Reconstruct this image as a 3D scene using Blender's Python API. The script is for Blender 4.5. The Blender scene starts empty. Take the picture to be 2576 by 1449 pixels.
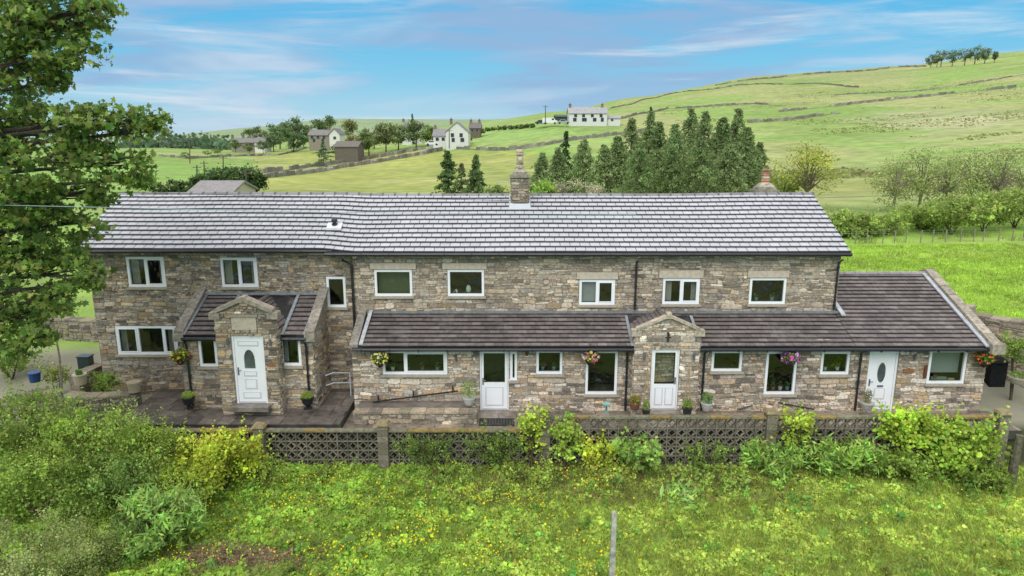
import bpy, math, random
import numpy as np
from mathutils import Vector, noise
random.seed(7); rng=np.random.default_rng(7)
F=1717.; P=math.radians(12.45); H=8.75; CX,CY=1288.,724.5
cp,sp=math.cos(P),math.sin(P)
col_=bpy.context.scene.collection
def at(px,py,Y):
    t=math.tan(P+math.atan((py-CY)/F)); drop=Y*t; d=Y*cp+drop*sp
    return Vector(((px-CX)/F*d,Y,H-drop))
def proj(x,y,z):
    drop=H-z; d=y*cp+drop*sp
    if d<.1: d=.1
    return CX+F*x/d, CY+F*(drop*cp-y*sp)/d
def ss(t):
    t=max(0.,min(1.,t)); return t*t*(3-2*t)
# ---------------- terrain table
TY=np.array([26,32,45,60,90,130,180,250,300,350,500,700,1000,1600,2600],float); LT=np.log(TY)
TP={-600:[870,760,630,560,490,445,410,378,372,385,388,378,366,356,350],
400:[870,760,630,560,492,448,412,380,372,385,385,375,362,350,344],
650:[870,760,630,560,494,455,425,388,378,385,375,365,355,335,320],
840:[870,760,630,560,496,460,428,383,365,368,362,355,345,318,299],
1000:[870,760,630,560,498,460,420,372,358,352,346,340,330,311,300],
1200:[870,760,630,560,500,455,400,345,332,328,322,314,308,302,301],
1300:[870,760,630,560,500,453,392,322,316,312,302,296,298,300,301],
1400:[870,760,630,560,500,450,378,305,300,297,289,281,285,295,300],
1600:[870,760,630,560,495,440,365,308,295,283,262,244,250,270,290],
1900:[860,758,628,552,485,430,370,308,282,262,220,192,196,230,260],
2240:[850,755,625,540,465,405,350,295,268,240,190,166,170,200,230],
2576:[840,745,620,530,450,380,320,262,228,200,150,124,128,160,200],
3400:[830,730,600,500,410,330,260,200,160,130,70,30,40,80,120]}
TK=np.array(sorted(TP)); TV=np.array([TP[k] for k in TK],float)
def pytab(px,Y):
    ly=math.log(max(Y,26.))
    px=max(TK[0],min(TK[-1],px)); i=int(np.searchsorted(TK,px))-1; i=max(0,min(len(TK)-2,i))
    f=(px-TK[i])/(TK[i+1]-TK[i]); f=f*f*(3-2*f)*.4+f*.6
    j=int(np.searchsorted(LT,ly))-1; j=max(0,min(len(LT)-2,j)); g=min(1.,(ly-LT[j])/(LT[j+1]-LT[j]))
    a=TV[i,j]*(1-g)+TV[i,j+1]*g; b=TV[i+1,j]*(1-g)+TV[i+1,j+1]*g
    return a*(1-f)+b*f
def T(X,Y):
    if Y<19.6:
        z=-1.05-.05*(19.3-Y)+.55*ss((-X-8)/4)+.12*noise.noise(Vector((X*.35,Y*.35,3)))
        if Y<0: z=-2.0
        if Y<19.35: return z
        g=(Y-19.35)/.25; return z*(1-g)+(-.08)*g
    px=CX+X/Y*F/.985
    if Y<26:
        e=H-26*math.tan(P+math.atan((pytab(px,26)-CY)/F)); b=-.08
        g=ss((Y-22)/4.); return b*(1-g)+e*g
    z=H-Y*math.tan(P+math.atan((pytab(px,Y)-CY)/F))
    if Y>60: z+=min(Y,800)*.0022*noise.noise(Vector((X*.02,Y*.02,1)))
    return z
def gat(px,py,Y0=60.,Y1=2500.):
    Y=Y0
    while Y<Y1:
        if pytab(px,Y)<=py: break
        Y*=1.01
    p=at(px,py,Y); return Vector((p.x,Y,T(p.x,Y)))
# ---------------- builders
ORG={}
def setp(o,label=None,cat=None,group=None,kind=None):
    if label:o['label']=label
    if cat:o['category']=cat
    if group:o['group']=group
    if kind:o['kind']=kind
    return o
def thing(name,label,cat,loc,group=None):
    o=bpy.data.objects.new(name,None); col_.objects.link(o); o.location=loc; o.empty_display_size=.2
    ORG[o.name]=Vector(loc); return setp(o,label,cat,group)
def finish(name,V,faces_flat,starts,totals,C,mats,mi,parent,smooth):
    V=np.asarray(V,np.float64).reshape(-1,3)
    org=ORG[parent.name] if parent is not None else Vector((V[:,0].mean(),V[:,1].mean(),V[:,2].min())) if len(V) else Vector((0,0,0))
    V=V-np.array(org)
    me=bpy.data.meshes.new(name); me.vertices.add(len(V)); me.vertices.foreach_set('co',V.astype(np.float32).ravel())
    me.loops.add(len(faces_flat)); me.loops.foreach_set('vertex_index',np.asarray(faces_flat,np.int32))
    me.polygons.add(len(starts)); me.polygons.foreach_set('loop_start',np.asarray(starts,np.int32)); me.polygons.foreach_set('loop_total',np.asarray(totals,np.int32))
    for m in mats: me.materials.append(m)
    if mi is not None: me.polygons.foreach_set('material_index',np.asarray(mi,np.int32))
    me.polygons.foreach_set('use_smooth',np.full(len(starts),smooth,bool))
    me.update(calc_edges=True)
    C=np.asarray(C,np.float32).reshape(-1,3); Cc=np.repeat(C,np.asarray(totals),axis=0)
    a=me.color_attributes.new('col','FLOAT_COLOR','CORNER')
    a.data.foreach_set('color',np.concatenate([Cc,np.ones((len(Cc),1),np.float32)],1).ravel())
    o=bpy.data.objects.new(name,me); col_.objects.link(o)
    if parent is not None: o.parent=parent; ORG[o.name]=org
    else: o.location=org; ORG[o.name]=org
    return o
class MB:
    def __init__(s): s.v=[];s.f=[];s.c=[];s.m=[]
    def face(s,pts,c,m=0):
        n=len(s.v); s.v.extend([tuple(p) for p in pts]); s.f.append(list(range(n,n+len(pts)))); s.c.append(c); s.m.append(m)
    def hexa(s,p,c,m=0,c2=None):
        n=len(s.v); s.v.extend([tuple(q) for q in p])
        for q in ((0,3,2,1),(4,5,6,7),(0,1,5,4),(1,2,6,5),(2,3,7,6),(3,0,4,7)):
            s.f.append([n+i for i in q]); s.c.append(c); s.m.append(m)
    def box(s,x0,x1,y0,y1,z0,z1,c,m=0):
        s.hexa([(x0,y0,z0),(x1,y0,z0),(x1,y1,z0),(x0,y1,z0),(x0,y0,z1),(x1,y0,z1),(x1,y1,z1),(x0,y1,z1)],c,m)
    def beam(s,a,b,w,h,c,m=0):
        a=Vector(a);b=Vector(b);w=Vector(w)/2;h=Vector(h)
        s.hexa([a-w,b-w,b+w,a+w,a-w+h,b-w+h,b+w+h,a+w+h],c,m)
    def tube(s,pts,rad,n,c,m=0,cap=True):
        pts=[Vector(p) for p in pts]
        if not hasattr(rad,'__len__'): rad=[rad]*len(pts)
        base=len(s.v)
        for i,p in enumerate(pts):
            d=(pts[min(i+1,len(pts)-1)]-pts[max(i-1,0)])
            if d.length<1e-6: d=Vector((0,0,1))
            d.normalize(); u=d.cross(Vector((0,0,1)) if abs(d.z)<.9 else Vector((1,0,0))).normalized(); w=d.cross(u)
            for k in range(n):
                t=2*math.pi*k/n; s.v.append(tuple(p+(u*math.cos(t)+w*math.sin(t))*rad[i]))
        for i in range(len(pts)-1):
            for k in range(n):
                a=base+i*n+k;b=base+i*n+(k+1)%n
                s.f.append([a,b,b+n,a+n]); s.c.append(c); s.m.append(m)
        if cap:
            s.f.append([base+k for k in range(n)][::-1]); s.c.append(c); s.m.append(m)
            e=base+(len(pts)-1)*n; s.f.append([e+k for k in range(n)]); s.c.append(c); s.m.append(m)
    def lathe(s,o,prof,n,c,m=0):
        s.tube([(o[0],o[1],o[2]+z) for r,z in prof],[r for r,z in prof],n,c,m)
    def build(s,name,mats,parent=None,smooth=False):
        if not isinstance(mats,(list,tuple)): mats=[mats]
        tot=[len(f) for f in s.f]; st=np.concatenate([[0],np.cumsum(tot)[:-1]]) if tot else []
        fl=[i for f in s.f for i in f]
        return finish(name,s.v,fl,st,tot,s.c,mats,s.m,parent,smooth)
SH={'quad':np.array([(0,-.5),(.36,0),(0,.5),(-.36,0)]),
'long':np.array([(0,-.5),(.13,-.1),(0,.5),(-.13,-.1)]),
'round':np.array([(0,-.5),(.38,-.25),(.42,.15),(0,.5),(-.42,.15),(-.38,-.25)]),
'maple':np.array([(0,-.5),(.12,-.28),(.46,-.3),(.3,-.05),(.5,.16),(.2,.16),(0,.52),(-.2,.16),(-.5,.16),(-.3,-.05),(-.46,-.3),(-.12,-.28)]),
'blade':np.array([(-.04,0),(.04,0),(0,1)])}
def jit(c,n,a=.25,h=.12):
    c=np.asarray(c,float); b=np.exp(rng.normal(0,a,(n,1))); k=1+rng.normal(0,h,(n,3)); return np.clip(c*b*k,.003,.9)
class LB:
    def __init__(s): s.V=[];s.K=[];s.C=[]
    def add(s,cen,size,c,shape='quad',up=.3,sj=.3,down=0.):
        n=len(cen)
        if n==0: return
        t=SH[shape]; k=len(t)
        N=rng.normal(0,1,(n,3)); N[:,2]=N[:,2]*.6+up*2; N[:,1]-=up*.6; N/=np.linalg.norm(N,axis=1,keepdims=True)+1e-9
        A=rng.normal(0,1,(n,3)); A[:,2]-=down
        A-=N*(A*N).sum(1,keepdims=True); A/=np.linalg.norm(A,axis=1,keepdims=True)+1e-9
        B=np.cross(N,A); sz=size*np.exp(rng.normal(0,sj,(n,1,1)))
        V=cen[:,None,:]+(A[:,None,:]*t[None,:,1:2]+B[:,None,:]*t[None,:,0:1])*sz - N[:,None,:]*(np.abs(t[None,:,0:1])*.35*sz)
        s.V.append(V.reshape(-1,3)); s.K.append(np.full(n,k)); s.C.append(c if np.ndim(c)==2 else jit(c,n))
    def blades(s,base,h,w,c,lean=.3):
        n=len(base); a=rng.uniform(0,2*np.pi,n); B=np.stack([np.cos(a),np.sin(a),0*a],1)
        hh=h*np.exp(rng.normal(0,.3,(n,1))); tip=np.concatenate([rng.normal(0,lean,(n,2)),np.ones((n,1))],1)*hh
        V=np.stack([base-B*w/2,base+B*w/2,base+tip],1)
        s.V.append(V.reshape(-1,3)); s.K.append(np.full(n,3)); s.C.append(c if np.ndim(c)==2 else jit(c,n))
    def build(s,name,mat,parent=None):
        V=np.concatenate(s.V);K=np.concatenate(s.K);C=np.concatenate(s.C)
        st=np.concatenate([[0],np.cumsum(K)[:-1]])
        return finish(name,V,np.arange(len(V)),st,K,C,[mat],None,parent,False)
def ball(n,shell=.0):
    d=rng.normal(0,1,(n,3)); d/=np.linalg.norm(d,axis=1,keepdims=True); r=rng.uniform(shell**3,1,(n,1))**(1/3); return d*r
# ---------------- materials
def mk(name,rough=.8,spec=.3,ns=8,na=.3,bump=0.,bs=30,transl=0.,metal=0.,big=0.,gain=None,layers=()):
    m=bpy.data.materials.new(name); m.use_nodes=True; nt=m.node_tree; nd=nt.nodes; lk=nt.links
    b=nd['Principled BSDF']; b.inputs['Roughness'].default_value=rough; b.inputs['Specular IOR Level'].default_value=spec; b.inputs['Metallic'].default_value=metal
    a=nd.new('ShaderNodeAttribute'); a.attribute_name='col'
    geo=nd.new('ShaderNodeNewGeometry')
    def nz(sc,amt,prev,det=4):
        n=nd.new('ShaderNodeTexNoise'); n.inputs['Scale'].default_value=sc; n.inputs['Detail'].default_value=det; lk.new(geo.outputs['Position'],n.inputs['Vector'])
        r=nd.new('ShaderNodeMapRange'); r.inputs['From Min'].default_value=.3; r.inputs['From Max'].default_value=.7; r.inputs['To Min'].default_value=1-amt; r.inputs['To Max'].default_value=1+amt; lk.new(n.outputs['Fac'],r.inputs['Value'])
        v=nd.new('ShaderNodeVectorMath'); v.operation='SCALE'; lk.new(prev,v.inputs[0]); lk.new(r.outputs[0],v.inputs['Scale']); return v.outputs[0]
    c=a.outputs['Color']
    for L_ in layers:
        (sc,lo,hi,colr,amt,det)=L_[:6]
        n=nd.new('ShaderNodeTexNoise'); n.inputs['Scale'].default_value=sc; n.inputs['Detail'].default_value=det; n.inputs['Roughness'].default_value=.62
        if len(L_)>6:
            mp=nd.new('ShaderNodeMapping'); mp.inputs['Scale'].default_value=L_[6]; mp.inputs['Location'].default_value=(sc*7,3,1); lk.new(geo.outputs['Position'],mp.inputs[0]); lk.new(mp.outputs[0],n.inputs['Vector'])
        else: lk.new(geo.outputs['Position'],n.inputs['Vector'])
        r=nd.new('ShaderNodeMapRange'); r.inputs['From Min'].default_value=lo; r.inputs['From Max'].default_value=hi; r.inputs['To Max'].default_value=amt; lk.new(n.outputs['Fac'],r.inputs['Value'])
        mx=nd.new('ShaderNodeMix'); mx.data_type='RGBA'; lk.new(r.outputs[0],mx.inputs[0]); lk.new(c,mx.inputs[6]); mx.inputs[7].default_value=(*colr,1); c=mx.outputs[2]
    if na>0: c=nz(ns,na,c)
    if big>0: c=nz(.6,big,c,3)
    if gain: v=nd.new('ShaderNodeVectorMath'); v.operation='MULTIPLY'; lk.new(c,v.inputs[0]); v.inputs[1].default_value=gain; c=v.outputs[0]
    lk.new(c,b.inputs['Base Color'])
    if bump>0:
        n=nd.new('ShaderNodeTexNoise'); n.inputs['Scale'].default_value=bs; n.inputs['Detail'].default_value=5; lk.new(geo.outputs['Position'],n.inputs['Vector'])
        bp=nd.new('ShaderNodeBump'); bp.inputs['Strength'].default_value=bump; bp.inputs['Distance'].default_value=.03; lk.new(n.outputs['Fac'],bp.inputs['Height']); lk.new(bp.outputs[0],b.inputs['Normal'])
    if transl>0:
        t=nd.new('ShaderNodeBsdfTranslucent'); lk.new(c,t.inputs['Color']); mx=nd.new('ShaderNodeMixShader'); mx.inputs[0].default_value=transl
        lk.new(b.outputs[0],mx.inputs[1]); lk.new(t.outputs[0],mx.inputs[2]); lk.new(mx.outputs[0],nd['Material Output'].inputs[0])
    return m
mStone=mk('stone',.9,.15,16,.28,.4,30,big=.16,gain=(1.16,1.11,1.05),layers=[(1.1,.53,.70,(.13,.12,.105),.42,5),(5.,.58,.7,(.52,.49,.44),.4,4)])
mCope=mk('coping_stone',.9,.15,9,.35,.4,20,big=.15,layers=[(3.,.5,.7,(.16,.15,.12),.4,5)])
mLint=mk('lintel_stone',.9,.15,9,.14,.2,20)
mTile=mk('roof_tile_grey',.5,.35,9,.05,.05,40,big=.04)
mTileB=mk('roof_tile_brown',.6,.35,6,.2,.2,40,big=.15,gain=(1.15,1.12,1.12),layers=[(14,.66,.74,(.34,.32,.29),.45,3),(1.1,.54,.72,(.21,.19,.175),.5,4)])
mPaint=mk('white_paint',.35,.5,3,.03)
mPlastic=mk('plastic',.35,.5,5,.1)
mLead=mk('lead',.6,.4,5,.25,.2,10)
mFlag=mk('flagstone',.4,.4,5,.35,.2,15,big=.25)
mLeaf=mk('foliage',.6,.22,1.5,.2,transl=.42,gain=(1.82,1.8,1.3))
mFlower=mk('petals',.6,.2,1.5,.05,transl=.2)
mFar=mk('far_foliage',.8,.1,.4,.2,transl=.42,gain=(1.75,1.72,1.5))
mBark=mk('bark',.9,.2,12,.4,.4,20)
mTerr=mk('terrain',.95,.1,.35,.2,.0,gain=(1.42,1.5,1.25),layers=[(.03,.50,.64,(.26,.24,.12),.5,8),(.012,.48,.60,(.13,.185,.055),.5,8),(1.,.54,.64,(.33,.28,.18),.5,9,(.012,.045,.05)),(1.,.55,.67,(.12,.145,.065),.5,9,(.05,.12,.1)),(.16,.52,.68,(.13,.16,.065),.5,7),(2.5,.5,.75,(.09,.13,.035),.3,3)])
mSoil=mk('dull',.9,.2,9,.3,.2,20,layers=[(1.5,.5,.7,(.09,.10,.05),.45,4)])
mDark=mk('room_dark',.9,.1,3,.3)
def glass(name,fac,tint):
    m=bpy.data.materials.new(name); m.use_nodes=True; nt=m.node_tree; nd=nt.nodes; lk=nt.links; nd.remove(nd['Principled BSDF'])
    t=nd.new('ShaderNodeBsdfTransparent'); t.inputs[0].default_value=(*tint,1); g=nd.new('ShaderNodeBsdfGlossy'); g.inputs['Roughness'].default_value=.03
    n=nd.new('ShaderNodeTexNoise'); n.inputs['Scale'].default_value=1.3; geo=nd.new('ShaderNodeNewGeometry'); lk.new(geo.outputs['Position'],n.inputs['Vector'])
    bp=nd.new('ShaderNodeBump'); bp.inputs['Strength'].default_value=.5; bp.inputs['Distance'].default_value=.08; lk.new(n.outputs['Fac'],bp.inputs['Height']); lk.new(bp.outputs[0],g.inputs['Normal'])
    mx=nd.new('ShaderNodeMixShader'); mx.inputs[0].default_value=fac; lk.new(t.outputs[0],mx.inputs[1]); lk.new(g.outputs[0],mx.inputs[2]); lk.new(mx.outputs[0],nd['Material Output'].inputs[0]); return m
mGlass=glass('window_glass',.08,(.7,.75,.72))
# ---------------- terrain mesh
Ys=list(np.arange(-14,19.3,1.1))+[19.35,19.6]+list(np.arange(20.4,30,1.2))
y=30.
while y<3200: Ys.append(y); y*=1.021
As=np.linspace(-1.45,1.45,381)
V=[];C=[]
def mixv(a,b,w): return np.array(a)*(1-w)+np.array(b)*w
for Yv in Ys:
    for a in As:
        X=a*(Yv+40); z=T(X,Yv); V.append((X,Yv,z))
        px,py=proj(X,max(Yv,1),z); n1=noise.noise(Vector((X*.015,Yv*.015,5))); n2=noise.noise(Vector((X*.05,Yv*.05,9)))
        if Yv<19: c=(.12,.165,.04)
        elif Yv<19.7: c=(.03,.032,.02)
        elif Yv<26 and (X<-5 or X>15.3): c=(.17,.155,.14)
        elif Yv<60: c=(.20,.30,.055) if px>2000 else (.17,.25,.06)
        elif Yv<900:
            c=np.array((.18,.25,.075))
            if px<640: c=np.array((.16,.25,.07))
            if 640<px<1345 and 383<py<500: c=np.array((.235,.24,.08))*(1+.25*n2)
            if 1180<px<1580 and 300<py<372: c=np.array((.20,.28,.10))
            if px>1560:
                w=ss((n1+.15)*3.2); c=mixv((.18,.25,.08),(.245,.25,.12),w)
                c=mixv(c,(.36,.32,.25),.75*ss(1.2-math.hypot((px-2300)/260,(py-310)/44)+.9*n1+.7*n2))
                c=mixv(c,(.10,.13,.06),.6*ss(.9-math.hypot((px-2160)/130,(py-430)/26)+.9*n2))
                c=mixv(c,(.28,.23,.09),.6*ss(1-abs(py-470)/30)*ss((px-1940)/80))
                c=mixv(c,(.2,.19,.12),.45*ss((225-py)/40)*ss((2400-px)/200))
        else: c=np.array((.17,.22,.17))*(1+.2*n1)  # distance haze painted into the far ground colour as a bluer tint
        C.append(tuple(c))
nx=len(As); ny=len(Ys)
fi=[];fc=[]
for j in range(ny-1):
    for i in range(nx-1):
        a=j*nx+i; fi.extend((a,a+1,a+nx+1,a+nx)); fc.append(C[a])
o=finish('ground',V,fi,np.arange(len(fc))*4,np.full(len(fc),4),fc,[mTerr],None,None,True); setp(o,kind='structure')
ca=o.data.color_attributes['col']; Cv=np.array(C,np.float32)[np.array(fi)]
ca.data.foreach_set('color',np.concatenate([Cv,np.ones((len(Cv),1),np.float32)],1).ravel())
# ---------------- stone work
PM=[(.34,.285,.215),(.275,.235,.185),(.42,.36,.275),(.18,.16,.135),(.47,.41,.32),(.31,.245,.17),(.25,.23,.20),(.37,.29,.19),(.36,.335,.29),(.41,.31,.19),(.145,.13,.11),(.30,.28,.245)]
PL=[(.44,.385,.31),(.37,.315,.25),(.53,.475,.40),(.28,.245,.205),(.43,.345,.26),(.47,.42,.35),(.36,.28,.205),(.60,.56,.50),(.24,.215,.185),(.45,.335,.215),(.19,.17,.145),(.42,.40,.355)]
PD=[(.25,.225,.18),(.2,.18,.145),(.31,.275,.22),(.16,.145,.12),(.27,.25,.17)]
def rsub(r,h):
    x0,z0,x1,z1=r;a0,b0,a1,b1=h
    if x1<=a0 or x0>=a1 or z1<=b0 or z0>=b1: return [r]
    out=[]
    if x0<a0: out.append((x0,z0,a0,z1))
    if x1>a1: out.append((a1,z0,x1,z1))
    m0=max(x0,a0);m1=min(x1,a1)
    if z0<b0: out.append((m0,z0,m1,b0))
    if z1>b1: out.append((m0,b1,m1,z1))
    return out
def stones(mb,O,U,N,w,h,holes=(),inside=None,pal=PM,hs=(.045,.145),ar=(1.1,4.0),prot=(.004,.032),quoin=False):
    O=Vector(O);U=Vector(U);N=Vector(N);Z=Vector((0,0,1)); v=0.; sd=random.random()*90
    def warp(x,z):
        f=min(1,max(0,x/.3),max(0,(w-x)/.3)) if w>1 else .3
        for a0,b0,a1,b1 in holes:
            dx=max(a0-x,x-a1,0);dz=max(b0-z,z-b1,0); f=min(f,math.hypot(dx,dz)/.35)
        if f<=0: return x,z
        return x+.03*f*noise.noise(Vector((x*2.2,z*3.5,sd))), z+(.08*noise.noise(Vector((x*.9,z*.8,sd+7)))+.045*noise.noise(Vector((x*3.2,z*2.,sd+3))))*f
    while v<h-.02:
        ch=random.uniform(*hs)
        if random.random()<.18: ch*=1.5
        ch=min(ch,h-v)
        u=-random.uniform(0,.2)
        while u<w:
            sw=max(.08,ch*random.uniform(*ar))
            if random.random()<.08: sw*=1.7
            if quoin and (u<=.0 or u+sw>w-.25): sw=random.uniform(.3,.5)
            a_,b_=max(u,0),min(u+sw,w)
            rr=[(a_,v,b_,v+ch)]
            if random.random()<.3 and ch>.1:
                m=v+ch*random.uniform(.35,.65); k=a_+(b_-a_)*random.uniform(.35,.65)
                rr=random.choice([[(a_,v,b_,m),(a_,m,b_,v+ch)],[(a_,v,k,m),(k,v,b_,m),(a_,m,b_,v+ch)],[(a_,v,k,v+ch),(k,v,b_,m),(k,m,b_,v+ch)]])
            for hh in holes: rr=[q for r in rr for q in rsub(r,hh)]
            for (a,b,c,d) in rr:
                if c-a<.025 or d-b<.02: continue
                if inside and not inside((a+c)/2,d): continue
                g=random.uniform(.003,.009); p=random.uniform(*prot); cc=tuple(np.array(random.choice(pal))*math.exp(random.gauss(0,.19)))
                k=min(c-a,d-b)*random.uniform(.12,.36); k2=min(c-a,d-b)*random.uniform(.1,.36)
                a+=g;b+=g;c-=g;d-=g
                q=[(a+k,b),(c-k2,b),(c,b+k2*.8),(c,d-k),(c-k,d),(a+k2,d),(a,d-k2*.8),(a,b+k)]
                mx,mz=(a+c)/2,(b+d)/2; q=[warp(x,z) for x,z in q]; e=.90; ez=.86
                jz=[random.uniform(.8,1.15) for _ in q]
                B=[O+U*x+Z*z for x,z in q]; mw=warp(mx,mz)
                T_=[O+U*(mw[0]+(x-mw[0])*e)+Z*(mw[1]+(z-mw[1])*ez)+N*(p*j) for (x,z),j in zip(q,jz)]
                n=len(mb.v); mb.v.extend([tuple(t) for t in B+T_])
                mb.f.append([n+8+i for i in range(8)]); mb.c.append(cc); mb.m.append(0)
                for i in range(8): j=(i+1)%8; mb.f.append([n+i,n+j,n+8+j,n+8+i]); mb.c.append(cc); mb.m.append(0)
            u+=sw
        v+=ch
def panel(mb,O,U,N,w,h,holes,c,depth=.16):
    O=Vector(O);U=Vector(U);N=Vector(N);Z=Vector((0,0,1))
    xs=sorted(set([0,w]+[min(max(q,0),w) for r in holes for q in (r[0],r[2])])); zs=sorted(set([0,h]+[min(max(q,0),h) for r in holes for q in (r[1],r[3])]))
    for i in range(len(xs)-1):
        for j in range(len(zs)-1):
            mx=(xs[i]+xs[i+1])/2;mz=(zs[j]+zs[j+1])/2
            if any(r[0]<mx<r[2] and r[1]<mz<r[3] for r in holes): continue
            mb.face([O+U*xs[i]+Z*zs[j],O+U*xs[i+1]+Z*zs[j],O+U*xs[i+1]+Z*zs[j+1],O+U*xs[i]+Z*zs[j+1]],c)
    for a,b,c_,d in holes:
        q=[O+U*a+Z*b,O+U*c_+Z*b,O+U*c_+Z*d,O+U*a+Z*d]
        for k in range(4): p0=q[k];p1=q[(k+1)%4]; mb.face([p0,p1,p1-N*depth,p0-N*depth],c)
MORT=(.23,.205,.175)
YML,YMR,YLT,YPW,YPC,YP2=22.5,22.3,21.,20.7,20.2,20.62
house=thing('farmhouse','long two storey stone farmhouse with pale slate roof, porches and brown tiled lean-to','house',(0,24,0))
def rect(px0,py0,px1,py1,Y):
    m=(py0+py1)/2; return at(px0,m,Y).x,at(0,py1,Y).z,at(px1,m,Y).x,at(0,py0,Y).z
WH=(.86,.87,.88)
SPEC=[
('ml',(320,646,415,722),[.5],dict(cur=1)),('ml',(556,648,648,722),[.5],dict(cur=1)),('ml',(822,696,870,773),[],{}),('ml',(293,820,446,892),[.36,.78],dict(cur=2)),
('mr',(942,678,1037,745),[],dict(lin=(930,661,1047,677),blind=(.10,.13,.07))),('mr',(1126,678,1218,745),[],dict(lin=(1112,661,1225,677),vase=1)),('mr',(1457,703,1547,767),[.5],dict(lin=(1450,684,1555,702),half=1)),
('mr',(1667,700,1760,765),[.5],dict(lin=(1657,679,1770,699),cur=1)),('mr',(1885,699,1977,765),[],dict(lin=(1880,680,1985,698),plant=1)),
('lt',(962,882,1125,942),[.35],dict(plant=2)),('lt',(1283,884,1301,957),[],{}),('lt',(1349,881,1415,941),[],dict(plant=1)),('lt',(1473,882,1553,992),[],{}),
('lt',(1790,882,1867,934),[],{}),('lt',(1925,884,2003,992),[],dict(plant=2)),('lt',(2065,884,2137,942),[],dict(plant=1)),('lt',(2335,880,2430,965),[],dict(frost=1)),
('pw',(500,845,546,922),[],{}),('pw',(705,847,757,920),[],dict(cur=1))]
DOORS=[('pc',(588,845,668,1015),'arched','white panelled front door with small arched leaded window'),('lt',(1207,881,1280,1032),'half','white half glazed door beside narrow side window'),
('p2',(1637,879,1707,1031),'half2','white half glazed door in small gabled porch'),('lt',(2180,884,2254,1034),'oval','white panelled door with oval leaded glass')]
WY=dict(ml=YML,mr=YMR,lt=YLT,pw=YPW,pc=YPC,p2=YP2)
HO={k:[] for k in WY}; LH={k:[] for k in WY}
for w,r,m,o_ in SPEC:
    HO[w].append(rect(*r,WY[w]))
    if 'lin' in o_: LH[w].append(rect(*o_['lin'],WY[w]))
for w,r,k,l in DOORS: HO[w].append(rect(*r,WY[w]))
def rel(holes,x0,z0): return [(a-x0,b-z0,c-x0,d-z0) for a,b,c,d in holes]
def front(name,x0,x1,z0,z1,Y,holes,pal,extra=(),**k):
    mb=MB(); hr=rel(holes,x0,z0); panel(mb,(x0,Y,z0),(1,0,0),(0,-1,0),x1-x0,z1-z0,hr,MORT)
    stones(mb,(x0,Y,z0),(1,0,0),(0,-1,0),x1-x0,z1-z0,hr+rel(extra,x0,z0),pal=pal,**k); return mb
def side(mb,X,y0,y1,z0,z1,right,pal,inside=None,holes=()):
    if right: panel(mb,(X,y0,z0),(0,1,0),(1,0,0),y1-y0,z1-z0,holes,MORT); stones(mb,(X,y0,z0),(0,1,0),(1,0,0),y1-y0,z1-z0,holes,pal=pal)
    else: panel(mb,(X,y1,z0),(0,-1,0),(-1,0,0),y1-y0,z1-z0,holes,MORT); stones(mb,(X,y1,z0),(0,-1,0),(-1,0,0),y1-y0,z1-z0,holes,pal=pal)
XL,XM,XR=-14.2,-5.3,10.9
ZE=4.98
mb=front('wall',XL,XM,-.1,ZE+.05,YML,HO['ml'],PM,quoin=True); side(mb,XL,YML,28,-.1,ZE,False,PM)
mb.face([(XL,YML,ZE),(XL,28,ZE),(XL,25.25,6.55)],PM[1])
mb.face([(XL,28,-.1),(XR,28,-.1),(XR,28,ZE),(XL,28,ZE)],PM[1])
mb.build('wall',mStone,house)
mb=front('wall',XM,XR,-.1,ZE,YMR,HO['mr'],[tuple(np.array(a)*.55+np.array(b)*.5) for a in PM[:5]+PM[8:] for b in PL[:5]+PL[10:]],extra=LH['mr'])
panel(mb,(XM,YML,2),(0,-1,0),(-1,0,0),.2,3,(),PM[1])
side(mb,XR,YMR,28,-.1,ZE,True,PM); mb.face([(XR,YMR,ZE),(XR,28,ZE),(XR,25.25,6.55)],PM[1]); mb.build('wall',mStone,house)
LX0,LX1=at(889,960,YLT).x,15.32
mb=front('wall',LX0,LX1,-.15,2.36,YLT,HO['lt'],PL,quoin=True)
def rl(Y): return 2.27+.42*(Y-20.7)
mb.face([(LX0,YLT,-.1),(LX0,YMR,-.1),(LX0,YMR,3.0),(LX0,YLT,2.35)],PL[1])
side(mb,LX1,YLT,28,-.15,2.4,True,PL); mb.face([(LX1,YLT,2.35),(LX1,28,2.35),(LX1,24.5,3.85)],PL[1]); mb.face([(XR,28,-.1),(LX1,28,-.1),(LX1,28,2.4),(XR,28,2.4)],PM[1])
mb.build('wall',mStone,house)
PX0,PX1=-10.5,-6.3; PCX0,PCX1=-9.12,-7.27
mb=front('wall',PX0,PX1,0,2.75,YPW,HO['pw']+[(PCX0+.05,-1,PCX1-.05,3)],PM,quoin=True); side(mb,PX0,YPW,YML,0,2.75,False,PM); side(mb,PX1,YPW,YML,0,2.75,True,PM)
for X,s in ((PX0,-1),(PX1,1)): mb.face([(X,YPW,2.75),(X,YML,2.75),(X,YML,3.6)],PM[1])
mb.build('wall',mStone,house)
zs_,za=at(0,788,YPC).z,at(0,758,YPC).z; pm=(PCX0+PCX1)/2
plaq=rect(584,797,646,829,YPC)
mb=MB(); hr=rel(HO['pc'],PCX0,0); panel(mb,(PCX0,YPC,0),(1,0,0),(0,-1,0),PCX1-PCX0,zs_,hr,MORT); mb.face([(PCX0,YPC,zs_),(PCX1,YPC,zs_),(pm,YPC,za)],MORT)
mb.face([(PCX0,YPC+.22,2.5),(PCX1,YPC+.22,2.5),(PCX1,YPC+.22,zs_),(pm,YPC+.22,za),(PCX0,YPC+.22,zs_)],MORT)
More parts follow.
